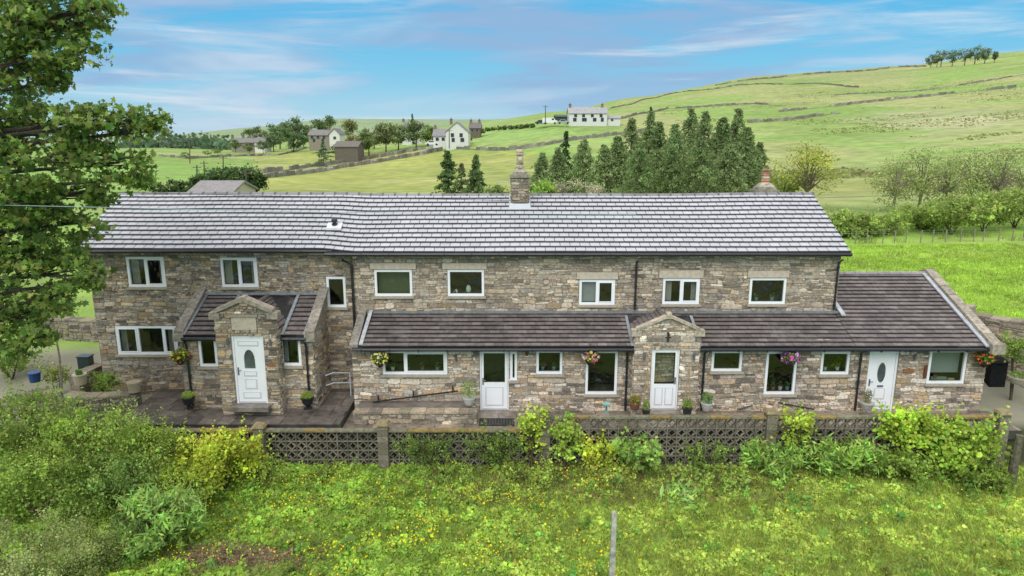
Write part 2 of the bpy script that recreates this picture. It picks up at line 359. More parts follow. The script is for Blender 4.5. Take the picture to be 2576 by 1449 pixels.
stones(mb,(PCX0,YPC,0),(1,0,0),(0,-1,0),PCX1-PCX0,za,hr+rel([plaq],PCX0,0),inside=lambda u,v: v<zs_ or v<zs_+(za-zs_)*(1-abs(u-(PCX1-PCX0)/2)/((PCX1-PCX0)/2)),pal=PM,quoin=True,prot=(.01,.06))
side(mb,PCX0,YPC,YPW,0,2.9,False,PM); side(mb,PCX1,YPC,YPW,0,2.9,True,PM); side(mb,PCX0,YPC,YPC+.22,2.9,zs_,False,PM); side(mb,PCX1,YPC,YPC+.22,2.9,zs_,True,PM)
mb.face([(PCX0,YPW,2.3),(PCX0,YML,2.3),(PCX0,YML,2.95),(PCX0,YPW,2.95)],PM[3]); mb.face([(PCX1,YPW,2.3),(PCX1,YML,2.3),(PCX1,YML,2.95),(PCX1,YPW,2.95)],PM[3])
mb.build('porch',mStone,house)['label']='rubble stone porch front with stepped gable'
CP=(.33,.29,.23)
mb=MB(); mb.box(plaq[0],plaq[2],YPC-.06,YPC+.05,plaq[1],plaq[3],(.50,.43,.34)); mb.box(plaq[0]-.06,plaq[2]+.06,YPC-.1,YPC+.04,plaq[3]+.01,plaq[3]+.08,CP); mb.build('stone_plaque',mLint,house)
def gable_cope(xa,xb,xm,zsh,zap,Y0,Y1,t=.1,ov=.07,c=CP):
    mb=MB()
    for s,x in ((-1,xa),(1,xb)):
        xo=x+s*ov; mb.box(min(xo+s*.05,x-s*.2),max(xo+s*.05,x-s*.2),Y0,Y1,zsh-.17,zsh+.03,c)
        mb.beam((xo-s*.1,(Y0+Y1)/2,zsh+.0),(xm,(Y0+Y1)/2,zap+.02),(0,Y1-Y0,0),(0,0,t),c)
    mb.box(xm-.08,xm+.08,Y0-.01,Y1+.01,zap-.02,zap+.15,c)
    return mb.build('gable_coping',mCope,house)
gable_cope(PCX0,PCX1,pm,zs_,za,YPC-.1,YPC+.25,t=.13,c=(.36,.315,.25))
for X in (PX0+.04,PX1-.04):
    mb=MB(); n=4
    for i in range(n):
        a=Vector((X,YPW-.12,2.72)).lerp(Vector((X,YML,3.72)),i/n); b=Vector((X,YPW-.12,2.72)).lerp(Vector((X,YML,3.72)),(i+.985)/n); mb.beam(a,b,(.3,0,0),(0,0,.1),tuple(np.array((.28,.25,.205))*random.uniform(.85,1.2)))
    mb.box(X-.16,X+.16,YPW-.2,YPW+.14,2.5,2.74,CP); mb.build('parapet_coping',mCope,house)
X=LX0+.14; mb=MB(); mb.beam((X,YLT-.32,2.25),(X,YMR,rl(YMR)+.08),(.26,0,0),(0,0,.1),(.26,.235,.2)); mb.box(X-.14,X+.12,YLT-.12,YLT+.1,2.1,2.32,CP); mb.build('parapet_coping',mCope,house)
mb=MB(); mb.beam((X+.22,YLT-.28,2.32),(X+.27,YMR,rl(YMR)+.1),(.12,0,0),(0,0,.04),(.42,.43,.44)); mb.build('lead_flashing',[mLead],house)
mb=MB(); X=15.25
for i in range(8):
    a=i/8;b=(i+1)/8-.006; Ya=20.55+a*3.95;Yb=20.55+b*3.95
    mb.beam((X,Ya,rl(Ya)+.08),(X,Yb,rl(Yb)+.08),(.32,0,0),(0,0,.12),tuple(np.array(CP)*random.uniform(.85,1.2)))
mb.beam((X,24.5,rl(24.5)+.08),(X,28.1,2.4),(.32,0,0),(0,0,.12),CP)
mb.box(X-.2,X+.22,20.45,20.8,2.1,2.42,CP); mb.build('parapet_coping',mCope,house)
mb=MB(); mb.beam((X-.24,20.62,rl(20.62)+.05),(X-.24,24.4,rl(24.4)+.05),(.13,0,0),(0,0,.05),(.42,.44,.47)); mb.build('lead_flashing',mLead,house)
mb=MB(); mb.beam((LX0+.5,YMR-.05,rl(YMR)+.03),(XR+.1,YMR-.05,rl(YMR)+.03),(0,.1,0),(0,0,.07),(.20,.205,.21)); mb.build('lead_flashing',mLead,house)
mb=MB(); mb.beam((XR+.15,YMR-.3,rl(YMR)),(XR+.05,YMR+.3,rl(YMR)+.35),(.14,0,0),(0,0,.05),(.42,.44,.46)); mb.build('lead_flashing',mLead,house)
def window(w,r,mull,op):
    Y=WY[w]; x0,z0,x1,z1=rect(*r,Y); ft=.082; yf0,yf1=Y+.0,Y+.08
    mb=MB(); g=.003
    mb.box(x0+g,x1-g,yf0,yf1,z0+g,z0+ft,WH);mb.box(x0+g,x1-g,yf0,yf1,z1-ft,z1-g,WH)
    mb.box(x0+g,x0+ft,yf0+.002,yf1,z0+ft,z1-ft,WH);mb.box(x1-ft,x1-g,yf0+.002,yf1,z0+ft,z1-ft,WH)
    xs=[x0+ft]+[x0+(x1-x0)*m for m in mull]+[x1-ft]
    for m in mull: xm=x0+(x1-x0)*m; mb.box(xm-.04,xm+.04,yf0+.003,yf1,z0+ft,z1-ft,WH)
    for i in range(len(xs)-1):
        a,b=xs[i]+(.04 if i else 0),xs[i+1]-(.04 if i<len(xs)-2 else 0)
        if mull and i%2==len(mull)%2:
            t=.035; mb.box(a,b,yf0-.012,yf0+.03,z0+ft,z0+ft+t,WH);mb.box(a,b,yf0-.012,yf0+.03,z1-ft-t,z1-ft,WH);mb.box(a,a+t,yf0-.012,yf0+.03,z0+ft+t,z1-ft-t,WH);mb.box(b-t,b,yf0-.012,yf0+.03,z0+ft+t,z1-ft-t,WH)
    win=mb.build('window',mPaint,house)
    mb=MB(); mb.face([(x0+ft/2,Y+.055,z0+ft/2),(x1-ft/2,Y+.055,z0+ft/2),(x1-ft/2,Y+.055,z1-ft/2),(x0+ft/2,Y+.055,z1-ft/2)],(1,1,1)); mb.build('pane',mGlass,win)
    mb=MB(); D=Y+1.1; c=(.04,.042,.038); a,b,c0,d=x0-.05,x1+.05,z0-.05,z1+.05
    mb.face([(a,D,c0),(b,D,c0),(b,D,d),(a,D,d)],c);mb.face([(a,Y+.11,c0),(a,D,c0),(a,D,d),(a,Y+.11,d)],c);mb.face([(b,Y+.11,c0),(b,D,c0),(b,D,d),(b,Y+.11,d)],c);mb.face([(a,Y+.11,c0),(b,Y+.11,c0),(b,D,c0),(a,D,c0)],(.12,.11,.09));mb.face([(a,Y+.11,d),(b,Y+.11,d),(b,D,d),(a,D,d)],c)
    mb.build('room_recess',mDark,win)
    mb=MB(); mb.box(x0-.06,x1+.06,Y-.09,Y+.05,z0-.07,z0-.004,(.40,.35,.28)); mb.build('sill',mLint,win)
    if 'lin' in op: q=rect(*op['lin'],Y); mb=MB(); mb.box(q[0]+.01,q[2]-.01,Y-.05,Y+.04,q[1]+.006,q[3]-.006,(.56,.48,.38)); mb.build('lintel',mLint,win)
    if op.get('cur'):
        for (a,b) in ((x0+ft,x0+ft+(x1-x0)*.2/op['cur']),(x1-ft-(x1-x0)*.14,x1-ft)):
            n=10; mb=MB()
            for i in range(n):
                u0=a+(b-a)*i/n;u1=a+(b-a)*(i+1)/n; yy=lambda k:Y+.16+.025*(k%2)
                mb.face([(u0,yy(i),z0+ft),(u1,yy(i+1),z0+ft),(u1,yy(i+1),z1-ft),(u0,yy(i),z1-ft)],(.45,.43,.40))
            mb.build('curtain',mPaint,win)
    if 'blind' in op:
        mb=MB(); mb.box(x0+ft,x1-ft,Y+.3,Y+.31,z0+.05,z1-ft,op['blind']); mb.build('blind',mPaint,win)
    if op.get('half'):
        mb=MB()
        for i in range(14): zz=z0+.1+i*(z1-z0-.2)/14; mb.box(x0+ft,x0+(x1-x0)*.5-.03,Y+.14,Y+.16,zz,zz+.045,(.42,.42,.44))
        mb.build('blind',mPaint,win)
    if op.get('frost'):
        mb=MB(); mb.box(x0+ft,x1-ft,Y+.25,Y+.26,z0+.3,z1-ft,(.36,.40,.40)); mb.build('blind',mPaint,win); mb=MB(); mb.box(x0+.25,x0+.75,Y+.15,Y+.24,z0+ft,z0+.17,(.2,.28,.22)); mb.box(x0+.8,x0+1.0,Y+.14,Y+.2,z0+ft,z0+.13,(.5,.4,.2)); mb.build('windowsill_box',mPaint,win)
    if op.get('vase'):
        mb=MB(); xc=x0+(x1-x0)*.56; mb.lathe((xc,Y+.2,z0+ft),[(.05,0),(.085,.06),(.09,.14),(.06,.22),(.045,.25)],12,(.6,.66,.62)); mb.build('vase',mPaint,win); mb=MB(); xc=x0+(x1-x0)*.22
        mb.tube([(xc-.1,Y+.2,z0+ft),(xc,Y+.2,z0+.2),(xc+.05,Y+.2,z0+.12)],.012,6,(.7,.7,.7)); mb.tube([(xc+.02,Y+.2,z0+ft),(xc,Y+.2,z0+.19)],.03,6,(.7,.7,.7)); mb.build('ornament',mPaint,win)
    if op.get('plant'):
        n=op['plant']*2
        for i in range(n):
            mb=MB();lb=LB(); xc=x0+(x1-x0)*(i+.6)/(n+.3); mb.lathe((xc,Y+.2,z0+ft),[(.05,0),(.07,.11)],10,random.choice([(.6,.6,.6),(.3,.15,.08),(.2,.3,.35),(.5,.45,.3)])); lb.add(ball(22)*np.array((.09,.05,.1))+np.array((xc,Y+.2,z0+.27)),.08,(.10,.17,.05),'long')
            mb.build('windowsill_pot',mPlastic,win); lb.build('houseplant',mLeaf,win)
for s in SPEC: window(*s)
def door(w,r,kind,label):
    Y=WY[w]; x0,z0,x1,z1=rect(*r,Y); ft=.045 if 'half' in kind else .065; g=.003; mb=MB(); ya,yb=Y+.03,Y+.12
    mb.box(x0+g,x0+ft,ya,yb,z0,z1-g,WH);mb.box(x1-ft,x1-g,ya,yb,z0,z1-g,WH);mb.box(x0+ft,x1-ft,ya+.002,yb,z1-ft,z1-g,WH); mb.box(x0+ft,x1-ft,ya+.002,yb,z0,z0+.04,(.5,.5,.5))
    xa,xb,za_,zb=x0+ft+.006,x1-ft-.006,z0+.045,z1-ft-.006; L=Y+.055; hh=zb-za_; ww=xb-xa
    def leaf(holes):
        panel(mb,(xa,L,za_),(1,0,0),(0,-1,0),ww,hh,holes,WH,.03)
        mb.face([(xa,L,za_),(xa,L+.05,za_),(xa,L+.05,zb),(xa,L,zb)],(.3,.3,.3)); mb.face([(xb,L,za_),(xb,L+.05,za_),(xb,L+.05,zb),(xb,L,zb)],(.3,.3,.3))
    def raised(u0,v0,u1,v1,c=(.6,.61,.63)):
        mb.box(xa+u0*ww,xa+u1*ww,L-.012,L+.0015,za_+v0*hh,za_+v1*hh,c); mb.box(xa+u0*ww+.035,xa+u1*ww-.035,L-.022,L-.0125,za_+v0*hh+.035,za_+v1*hh-.035,WH)
    if kind=='arched': hl=(.3*ww,.52*hh,.7*ww,.82*hh); leaf([hl]); raised(.28,.2,.72,.36); raised(.17,.05,.83,.15); raised(.12,.87,.88,.95); raised(.26,.40,.74,.48)
    elif kind=='half': hl=(.09*ww,.46*hh,.91*ww,.965*hh); leaf([hl]); raised(.15,.05,.85,.38)
    elif kind=='half2': hl=(.09*ww,.42*hh,.91*ww,.965*hh); leaf([hl]); raised(.12,.05,.46,.36); raised(.54,.05,.88,.36)
    else: hl=(.33*ww,.47*hh,.67*ww,.84*hh); leaf([hl]); raised(.28,.18,.72,.38); raised(.17,.05,.83,.14)
    d=mb.build('door',mPaint,house); d['label']=label
    gx0,gx1,gz0,gz1=xa+hl[0],xa+hl[2],za_+hl[1],za_+hl[3]
    mb=MB(); mb.face([(gx0,L+.02,gz0),(gx1,L+.02,gz0),(gx1,L+.02,gz1),(gx0,L+.02,gz1)],(1,1,1)); mb.build('glass_pane',mGlass,d)
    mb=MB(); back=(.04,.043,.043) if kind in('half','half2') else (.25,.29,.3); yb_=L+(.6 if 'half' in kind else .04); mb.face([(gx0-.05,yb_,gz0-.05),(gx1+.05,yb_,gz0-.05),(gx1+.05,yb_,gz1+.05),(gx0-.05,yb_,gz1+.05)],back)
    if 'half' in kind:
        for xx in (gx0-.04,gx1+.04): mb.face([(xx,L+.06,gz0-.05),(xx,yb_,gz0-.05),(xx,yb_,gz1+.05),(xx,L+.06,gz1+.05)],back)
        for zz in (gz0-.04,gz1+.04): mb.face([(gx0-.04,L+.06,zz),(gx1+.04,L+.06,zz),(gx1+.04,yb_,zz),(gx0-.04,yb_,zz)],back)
    mb.build('room_recess',mDark,d)
    if kind in('arched','oval'):
        mb=MB(); cx_=(gx0+gx1)/2;cz=(gz0+gz1)/2;rx=(gx1-gx0)/2;rz=(gz1-gz0)/2
        for k in range(24):
            t0=2*math.pi*k/24;t1=2*math.pi*(k+1)/24
            def ed(t):
                c_,s_=math.cos(t),math.sin(t); m=max(abs(c_),abs(s_)); return Vector((cx_+rx*c_/m,L-.004,cz+rz*s_/m))
            def el(t):
                if kind=='arched' and math.sin(t)<0: return ed(t)
                return Vector((cx_+rx*.96*math.cos(t),L-.004,cz+rz*.96*math.sin(t)))
            if (ed(t0)-el(t0)).length+(ed(t1)-el(t1)).length>.002: mb.face([ed(t0),ed(t1),el(t1),el(t0)],WH)
        for k in range(-2,3): mb.tube([(cx_+k*rx*.33,L+.012,cz-rz*.8),(cx_+k*rx*.33,L+.012,cz+rz*.8)],.004,4,(.1,.1,.1))
        for k in range(-2,3): mb.tube([(cx_-rx*.8,L+.012,cz+k*rz*.33),(cx_+rx*.8,L+.012,cz+k*rz*.33)],.004,4,(.1,.1,.1))
        mb.build('leaded_glazing',mPaint,d)
    sgn=1 if kind=='half2' else 0; hx=xa+(.94 if sgn else .06)*ww; mb=MB(); mb.box(hx-.02,hx+.02,L-.02,L-.002,za_+.42*hh,za_+.54*hh,(.12,.12,.13)); mb.tube([(hx,L-.05,za_+.5*hh),(hx+(-.1 if sgn else .1),L-.05,za_+.5*hh)],.012,6,(.12,.12,.13)); mb.build('handle',mPlastic,d)
    if kind=='oval': mb=MB(); mb.box(xa+.38*ww,xa+.62*ww,L-.03,L-.023,za_+.405*hh,za_+.435*hh,(.12,.12,.13)); mb.build('letterbox',mPlastic,d)
    mb=MB(); mb.box(x0-.1,x1+.1,Y-.35,Y+.02,z0-.14,z0-.004,(.2,.175,.15)); mb.build('doorstep',mFlag,d)
for s in DOORS: door(*s)
# ---------------- roofs
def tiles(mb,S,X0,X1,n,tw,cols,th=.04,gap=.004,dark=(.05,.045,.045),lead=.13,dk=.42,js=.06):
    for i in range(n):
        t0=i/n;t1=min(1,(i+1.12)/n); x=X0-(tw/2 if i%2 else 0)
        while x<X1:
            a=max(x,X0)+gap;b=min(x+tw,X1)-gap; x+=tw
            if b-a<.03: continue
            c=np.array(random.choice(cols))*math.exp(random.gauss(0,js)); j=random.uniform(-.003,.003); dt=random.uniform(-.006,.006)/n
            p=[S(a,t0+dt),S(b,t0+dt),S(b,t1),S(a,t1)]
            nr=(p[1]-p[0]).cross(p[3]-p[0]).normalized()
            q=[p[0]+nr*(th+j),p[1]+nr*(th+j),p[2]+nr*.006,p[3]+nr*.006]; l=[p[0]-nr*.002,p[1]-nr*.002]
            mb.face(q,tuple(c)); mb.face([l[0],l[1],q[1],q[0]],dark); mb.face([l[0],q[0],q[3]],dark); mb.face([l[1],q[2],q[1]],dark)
            mb.face([q[0]+nr*.002,q[1]+nr*.002,q[1]+nr*.002+(q[2]-q[1])*lead,q[0]+nr*.002+(q[3]-q[0])*lead],tuple(c*dk))  # darkened strip at the tile's lower edge: course shadow and moss painted together
def deck(mb,S,X0,X1,c,n=40):
    for i in range(n):
        a=X0+(X1-X0)*i/n;b=X0+(X1-X0)*(i+1)/n; o_=Vector((0,0,-.03)); mb.face([S(a,0)+o_,S(b,0)+o_,S(b,1)+o_,S(a,1)+o_],c)
def bl(x): return ss((x+6.4)/1.4)
def Smain(x,t):
    b=bl(x); Ye=22.16-.2*b; e=Vector((x,Ye,at(0,628+8*b,Ye).z+.005*math.sin(x*.7))); r=Vector((x,25.25,at(0,488+3*b-3*ss((x-6)/4),25.25).z+.005*math.sin(x*1.1)))
    p=e.lerp(r,t); p.z+=-.035*math.sin(math.pi*t)*(math.exp(-((x+5.2)/1.6)**2))+.003*math.sin(x*1.3+t*3); return p
MX0,MX1=-14.42,11.05
LG=[(.49,.495,.52),(.47,.475,.50),(.515,.52,.545),(.48,.485,.51),(.50,.505,.53)]
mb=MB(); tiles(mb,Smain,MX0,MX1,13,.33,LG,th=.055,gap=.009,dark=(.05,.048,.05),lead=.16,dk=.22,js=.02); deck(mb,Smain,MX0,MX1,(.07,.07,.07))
def Sback(x,t): e=Smain(x,1); return e.lerp(Vector((x,28.3,5.0)),t)
deck(mb,Sback,MX0,MX1,(.3,.3,.32))
mb.beam((MX0,22.2,4.97),(MX0,25.25,6.62),(.06,0,0),(0,0,.07),(.12,.11,.1)); mb.beam((MX1,22.0,4.93),(MX1,25.25,6.62),(.06,0,0),(0,0,.07),(.25,.24,.25))
roof=mb.build('roof',mTile,house); roof['label']='long pale grey tiled main roof'
mb=MB(); x=MX0
while x<MX1-.05:
    b=min(x+.44,MX1); p=Smain(x,1);q=Smain(b,1); mb.tube([p+Vector((.004,0,-.02)),q+Vector((-.004,0,-.02))],.085,8,tuple(np.array((.22,.215,.225))*random.uniform(.8,1.3))); mb.tube([q-Vector((.03,0,.015)),q+Vector((.03,0,-.015))],.1,8,(.12,.12,.12)); x+=.44
mb.build('ridge_tile_row',mTile,roof)
BR=[(.135,.117,.11),(.155,.135,.127),(.12,.105,.10),(.17,.148,.138),(.145,.125,.117)]
def Slean(x,t): Y=20.68+t*(YMR-20.7-.03); return Vector((x,Y,rl(Y)+.004*math.sin(x*.9)*t))
def Sext(x,t): Y=20.68+t*(24.5-20.68); return Vector((x,Y,rl(Y)))
p2x0,p2x1=at(1598,830,YP2).x,at(1764,830,YP2).x
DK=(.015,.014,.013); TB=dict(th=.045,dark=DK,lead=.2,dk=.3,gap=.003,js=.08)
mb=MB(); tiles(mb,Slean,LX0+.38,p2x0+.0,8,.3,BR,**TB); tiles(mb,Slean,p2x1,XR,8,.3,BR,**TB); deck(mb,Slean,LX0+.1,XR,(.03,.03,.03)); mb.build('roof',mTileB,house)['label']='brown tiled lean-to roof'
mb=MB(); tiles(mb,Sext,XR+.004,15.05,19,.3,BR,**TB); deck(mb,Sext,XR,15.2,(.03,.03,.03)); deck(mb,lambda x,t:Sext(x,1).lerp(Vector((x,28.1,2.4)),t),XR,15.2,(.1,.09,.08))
x=XR
while x<15.05: mb.tube([Sext(x+.004,1)+Vector((0,0,.02)),Sext(min(x+.4,15.1),1)+Vector((0,0,.02))],.08,8,(.26,.25,.25)); x+=.41
mb.build('roof',mTileB,house)['label']='brown tiled roof of right hand extension'
def Spw(x,t): Y=20.58+t*1.9; return Vector((x,Y,2.66+.46*(Y-20.58)))
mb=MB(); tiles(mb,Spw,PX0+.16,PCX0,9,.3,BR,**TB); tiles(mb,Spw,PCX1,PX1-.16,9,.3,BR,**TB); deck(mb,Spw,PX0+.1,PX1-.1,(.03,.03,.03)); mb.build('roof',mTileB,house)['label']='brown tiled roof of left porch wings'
def pitch(xa,xb,xm,zsh,zap,Y0,Y1):
    mb=MB(); n=7
    for s,x in ((-1,xa),(1,xb)):
        for i in range(n):
            for j in range(6):
                a=i/n;b=(i+1.1)/n; y0=Y0+(Y1-Y0)*j/6;y1=Y0+(Y1-Y0)*(j+1)/6-.006
                p=lambda t,yy,l:Vector((x+(xm-x)*t,yy,zsh+(zap-zsh)*t+l)); mb.face([p(a,y0,.04),p(a,y1,.04),p(b,y1,.01),p(b,y0,.01)],random.choice(BR)); mb.face([p(a,y0,.04),p(a,y1,.04),p(a,y1,0),p(a,y0,0)],(.02,.02,.02))
        mb.face([(x,Y0,zsh-.02),(x,Y1,zsh-.02),(xm,Y1,zap-.02),(xm,Y0,zap-.02)],(.03,.03,.03))
    mb.tube([(xm,Y0,zap+.03),(xm,Y1,zap+.03)],.07,8,(.14,.12,.11)); return mb.build('roof',mTileB,house)
pitch(PCX0,PCX1,pm,2.92,3.52,YPC+.24,YML)
for x in (PCX0-.07,PCX1+.07,PX0+.2,PX1-.2): mb=MB(); mb.beam(Spw(x,0)+Vector((0,0,.05)),Spw(x,1)+Vector((0,0,.05)),(.10,0,0),(0,0,.03),(.27,.29,.31)); mb.build('lead_flashing',mLead,house)
mb=MB(); mb.beam(Spw(PX0+.1,1)+Vector((0,-.05,.04)),Spw(PX1-.1,1)+Vector((0,-.05,.04)),(0,.1,0),(0,0,.06),(.26,.28,.30)); mb.build('lead_flashing',mLead,house)
z2s,z2a=at(0,832,YP2).z,at(0,799,YP2).z; m2=(p2x0+p2x1)/2; hr=rel(HO['p2'],p2x0,-.1)
mb=MB(); slit=(m2-.03,at(0,858,YP2).z,m2+.03,at(0,835,YP2).z)
panel(mb,(p2x0,YP2,-.1),(1,0,0),(0,-1,0),p2x1-p2x0,z2s+.1,hr,MORT); mb.face([(p2x0,YP2,z2s),(p2x1,YP2,z2s),(m2,YP2,z2a)],MORT); mb.face([(p2x0,YP2+.18,z2s-.1),(p2x1,YP2+.18,z2s-.1),(m2,YP2+.18,z2a)],MORT)
stones(mb,(p2x0,YP2,-.1),(1,0,0),(0,-1,0),p2x1-p2x0,z2a+.1,hr,inside=lambda u,v: v-.1<z2s or v-.1<z2s+(z2a-z2s)*(1-abs(u-(p2x1-p2x0)/2)/((p2x1-p2x0)/2)),pal=PL,quoin=True)
side(mb,p2x0,YP2,YLT,-.1,z2s,False,PL); side(mb,p2x1,YP2,YLT,-.1,z2s,True,PL)
mb.face([(p2x0,YLT,2.2),(p2x0,YMR,2.2),(p2x0,YMR,z2s-.12),(p2x0,YLT,z2s-.12)],PL[1]); mb.face([(p2x1,YLT,2.2),(p2x1,YMR,2.2),(p2x1,YMR,z2s-.12),(p2x1,YLT,z2s-.12)],PL[1])
mb.build('porch',mStone,house)['label']='pale stone gabled porch surround with slit'
mb=MB(); mb.box(slit[0],slit[2],YP2-.055,YP2-.036,slit[1],slit[3],(.02,.02,.02)); mb.box(slit[0]-.06,slit[2]+.06,YP2-.053,YP2-.038,slit[1]+.12,slit[1]+.15,(.02,.02,.02)); mb.build('slit_opening',mSoil,house)
gable_cope(p2x0,p2x1,m2,z2s,z2a,YP2-.07,YP2+.18,t=.085,ov=.06,c=(.44,.38,.29)); pitch(p2x0,p2x1,m2,z2s-.15,z2a-.18,YP2+.18,YMR)
for s,x in ((-1,p2x0),(1,p2x1)): mb=MB(); mb.beam(Slean(x+s*.05,0)+Vector((0,0,.04)),Slean(x+s*.05,.9)+Vector((0,0,.05)),(.09,0,0),(0,0,.03),(.26,.28,.3)); mb.build('lead_flashing',mLead,house)
BK=(.018,.02,.024)
def gutter(x0,x1,Y,z):
    mb=MB(); mb.tube([(x0,Y,z),(x1,Y,z)],.06,8,BK); x=x0+.3
    while x<x1: mb.box(x-.015,x+.015,Y-.065,Y+.1,z-.07,z+.03,BK); x+=.9
    mb.box(x0+.05,x1-.05,Y+.09,Y+.12,z-.08,z+.1,(.03,.03,.035)); mb.build('gutter',mPlastic,house)
p=Smain(-13,0); gutter(MX0,-5.9,p.y-.05,p.z-.05); p=Smain(3,0); gutter(-6.1,MX1,p.y-.05,p.z-.05)
gutter(LX0+.1,p2x0-.02,20.62,2.2); gutter(p2x1+.02,15.1,20.62,2.2); gutter(PX0+.15,PCX0-.02,20.52,2.58); gutter(PCX1+.02,PX1-.15,20.52,2.58)
def pipe(pts,r=.036):
    mb=MB(); mb.tube(pts,r,8,BK); a,b=Vector(pts[-2]),Vector(pts[-1])
    for k in (.1,.5,.9): c=a.lerp(b,k); mb.tube([c-Vector((0,0,.03)),c+Vector((0,0,.03))],r+.014,8,BK)
    mb.build('downpipe',mPlastic,house)
a=at(858,650,22);pipe([a,(a.x,22.15,a.z-.08),(at(884,662,22.2).x,22.2,a.z-.25),(at(884,662,22.2).x,22.2,2.3)],.045)
for px in (1600,2106): x=at(px,700,22.2).x; pipe([(x,21.95,4.85),(x,22.2,4.7),(x,22.2,3.1)])
for px in (1576,1769,2160): x=at(px,950,20.9).x; pipe([(x,20.65,2.15),(x,20.9,2.0),(x,20.9,.05)])
for px in (474,773): x=at(px,930,20.6).x; pipe([(x,20.54,2.5),(x,20.62,2.35),(x,20.62,.3)])
mb=MB(); mb.beam(at(938,1013,20.8),at(1152,985,20.8),(0,.04,0),(0,0,.04),BK)
for px,py in ((950,1011),(1038,1000),(1138,987)): q=at(px,py,20.8); mb.tube([q,q+Vector((0,.15,.0)),q+Vector((0,.15,.16))],.02,6,BK)
mb.build('handrail',mPlastic,house)
for a,b in (((1855,1030),(1893,1020)),((1958,1013),(2048,1030))):
    mb=MB(); mb.tube([at(*a,20.9),at(*b,20.9)],.025,6,BK); mb.build('waste_pipe',mPlastic,house)
for (px,py,Y) in ((572,860,YPC),(679,862,YPC),(1147,900,YLT),(1621,898,YP2),(1746,898,YP2),(2303,898,YLT)):
    q=at(px,py,Y-.09); mb=MB(); mb.tube([q-Vector((0,0,.1)),q+Vector((0,0,.1))],.04,10,(.12,.13,.14)); mb.box(q.x-.02,q.x+.02,q.y,Y,q.z-.03,q.z+.03,(.12,.13,.14)); mb.build('wall_light',mPlastic,house)
for (px,py,Y,w,h,c) in ((683,918,YPC,.26,.1,(.28,.12,.05)),(2285,933,YLT,.32,.11,(.30,.13,.05)),(2328,935,YLT,.09,.42,(.13,.05,.03)),(1325,887,YLT,.1,.2,(.12,.04,.03)),(1181,890,YLT,.12,.18,(.6,.55,.45)),(2352,948,YLT,.1,.1,(.1,.05,.03))):
    q=at(px,py,Y-.05); mb=MB(); mb.box(q.x-w/2,q.x+w/2,Y-.07,Y-.02,q.z-h/2,q.z+h/2,c); mb.build('wall_plaque',mPlastic,house)
def chimney(px0,px1,Y0,dep,pyb,pyt,pots,label):
    a=at(px0,(pyb+pyt)/2,Y0);b=at(px1,(pyb+pyt)/2,Y0); z0=at(0,pyb,Y0).z-.6;z1=at(0,pyt,Y0).z; mb=MB(); w=b.x-a.x
    for O,U,N,l in (((a.x,Y0,z0),(1,0,0),(0,-1,0),w),((b.x,Y0,z0),(0,1,0),(1,0,0),dep),((a.x,Y0+dep,z0),(0,-1,0),(-1,0,0),dep),((b.x,Y0+dep,z0),(-1,0,0),(0,1,0),w)):
        panel(mb,O,U,N,l,z1-z0,(),MORT); stones(mb,O,U,N,l,z1-z0,pal=PD+PM[:2],hs=(.08,.13),prot=(.01,.04))
    ch=mb.build('chimney',mStone,house); ch['label']=label; mb=MB()
    mb.box(a.x-.06,b.x+.06,Y0-.06,Y0+dep+.06,z1,z1+.09,(.28,.26,.18)); mb.box(a.x+.05,b.x-.05,Y0+.04,Y0+dep-.04,z1+.09,z1+.2,(.34,.31,.25))
    mb.hexa([(a.x+.1,Y0+.08,z1+.2),(b.x-.1,Y0+.08,z1+.2),(b.x-.1,Y0+dep-.08,z1+.2),(a.x+.1,Y0+dep-.08,z1+.2),(a.x+.2,Y0+.2,z1+.34),(b.x-.2,Y0+.2,z1+.34),(b.x-.2,Y0+dep-.2,z1+.34),(a.x+.2,Y0+dep-.2,z1+.34)],(.38,.35,.27)); mb.build('cap',mCope,ch)
    mb=MB(); pots(mb,(a.x+b.x)/2,Y0+dep/2,z1); mb.build('chimney_pot',mCope,ch,True); return ch,a,b,z0,z1
def pot1(mb,x,y,z):
    for r0,r1,za_,zb,c in ((.16,.14,.3,.44,(.5,.43,.3)),(.125,.115,.44,.78,(.52,.45,.32)),(.155,.155,.78,.84,(.55,.47,.33)),(.125,.135,.84,.98,(.54,.46,.32))): mb.lathe((x,y,z),[(r0,za_),(r1,zb)],14,c)
ch,a,b,z0,z1=chimney(1286,1330,24.4,.6,520,447,pot1,'stone chimney stack with tall buff pot')
mb=MB(); zz=6.19; mb.hexa([(a.x-.14,24.28,zz-.13),(b.x+.14,24.28,zz-.13),(b.x+.12,25.15,zz+.35),(a.x-.12,25.15,zz+.35),(a.x-.04,24.35,zz+.24),(b.x+.04,24.35,zz+.24),(b.x+.04,25.12,zz+.58),(a.x-.04,25.12,zz+.58)],(.62,.64,.67)); mb.build('lead_flashing',mPaint,ch)
def pot2(mb,x,y,z):
    for k,c in enumerate([(.45,.2,.12),(.5,.4,.3)]*3): mb.lathe((x,y,z),[(.17-.008*k,.3+k*.11-.15),(.165-.008*k,.405+k*.11-.15)],14,c)
    mb.lathe((x,y,z),[(.19,.79),(.19,.84)],14,(.4,.17,.1))
chimney(1903,1956,26.0,.6,500,484,pot2,'short rear chimney with banded red clay pot')
q=at(843,572,23.3); q.y=Smain(q.x,.36).y; q.z=Smain(q.x,.36).z; mb=MB(); mb.beam(q+Vector((0,-.17,-.01)),q+Vector((0,.12,.145)),(.5,0,0),(0,0,.07),(.7,.71,.73)); mb.tube([q,q+Vector((0,0,.2))],.07,10,(.05,.05,.05)); mb.lathe(q,[(.1,.16),(.1,.2),(.06,.21),(.06,.25),(.11,.26),(.1,.34),(.03,.37)],12,(.03,.03,.035)); mb.build('roof_vent',mPlastic,roof)
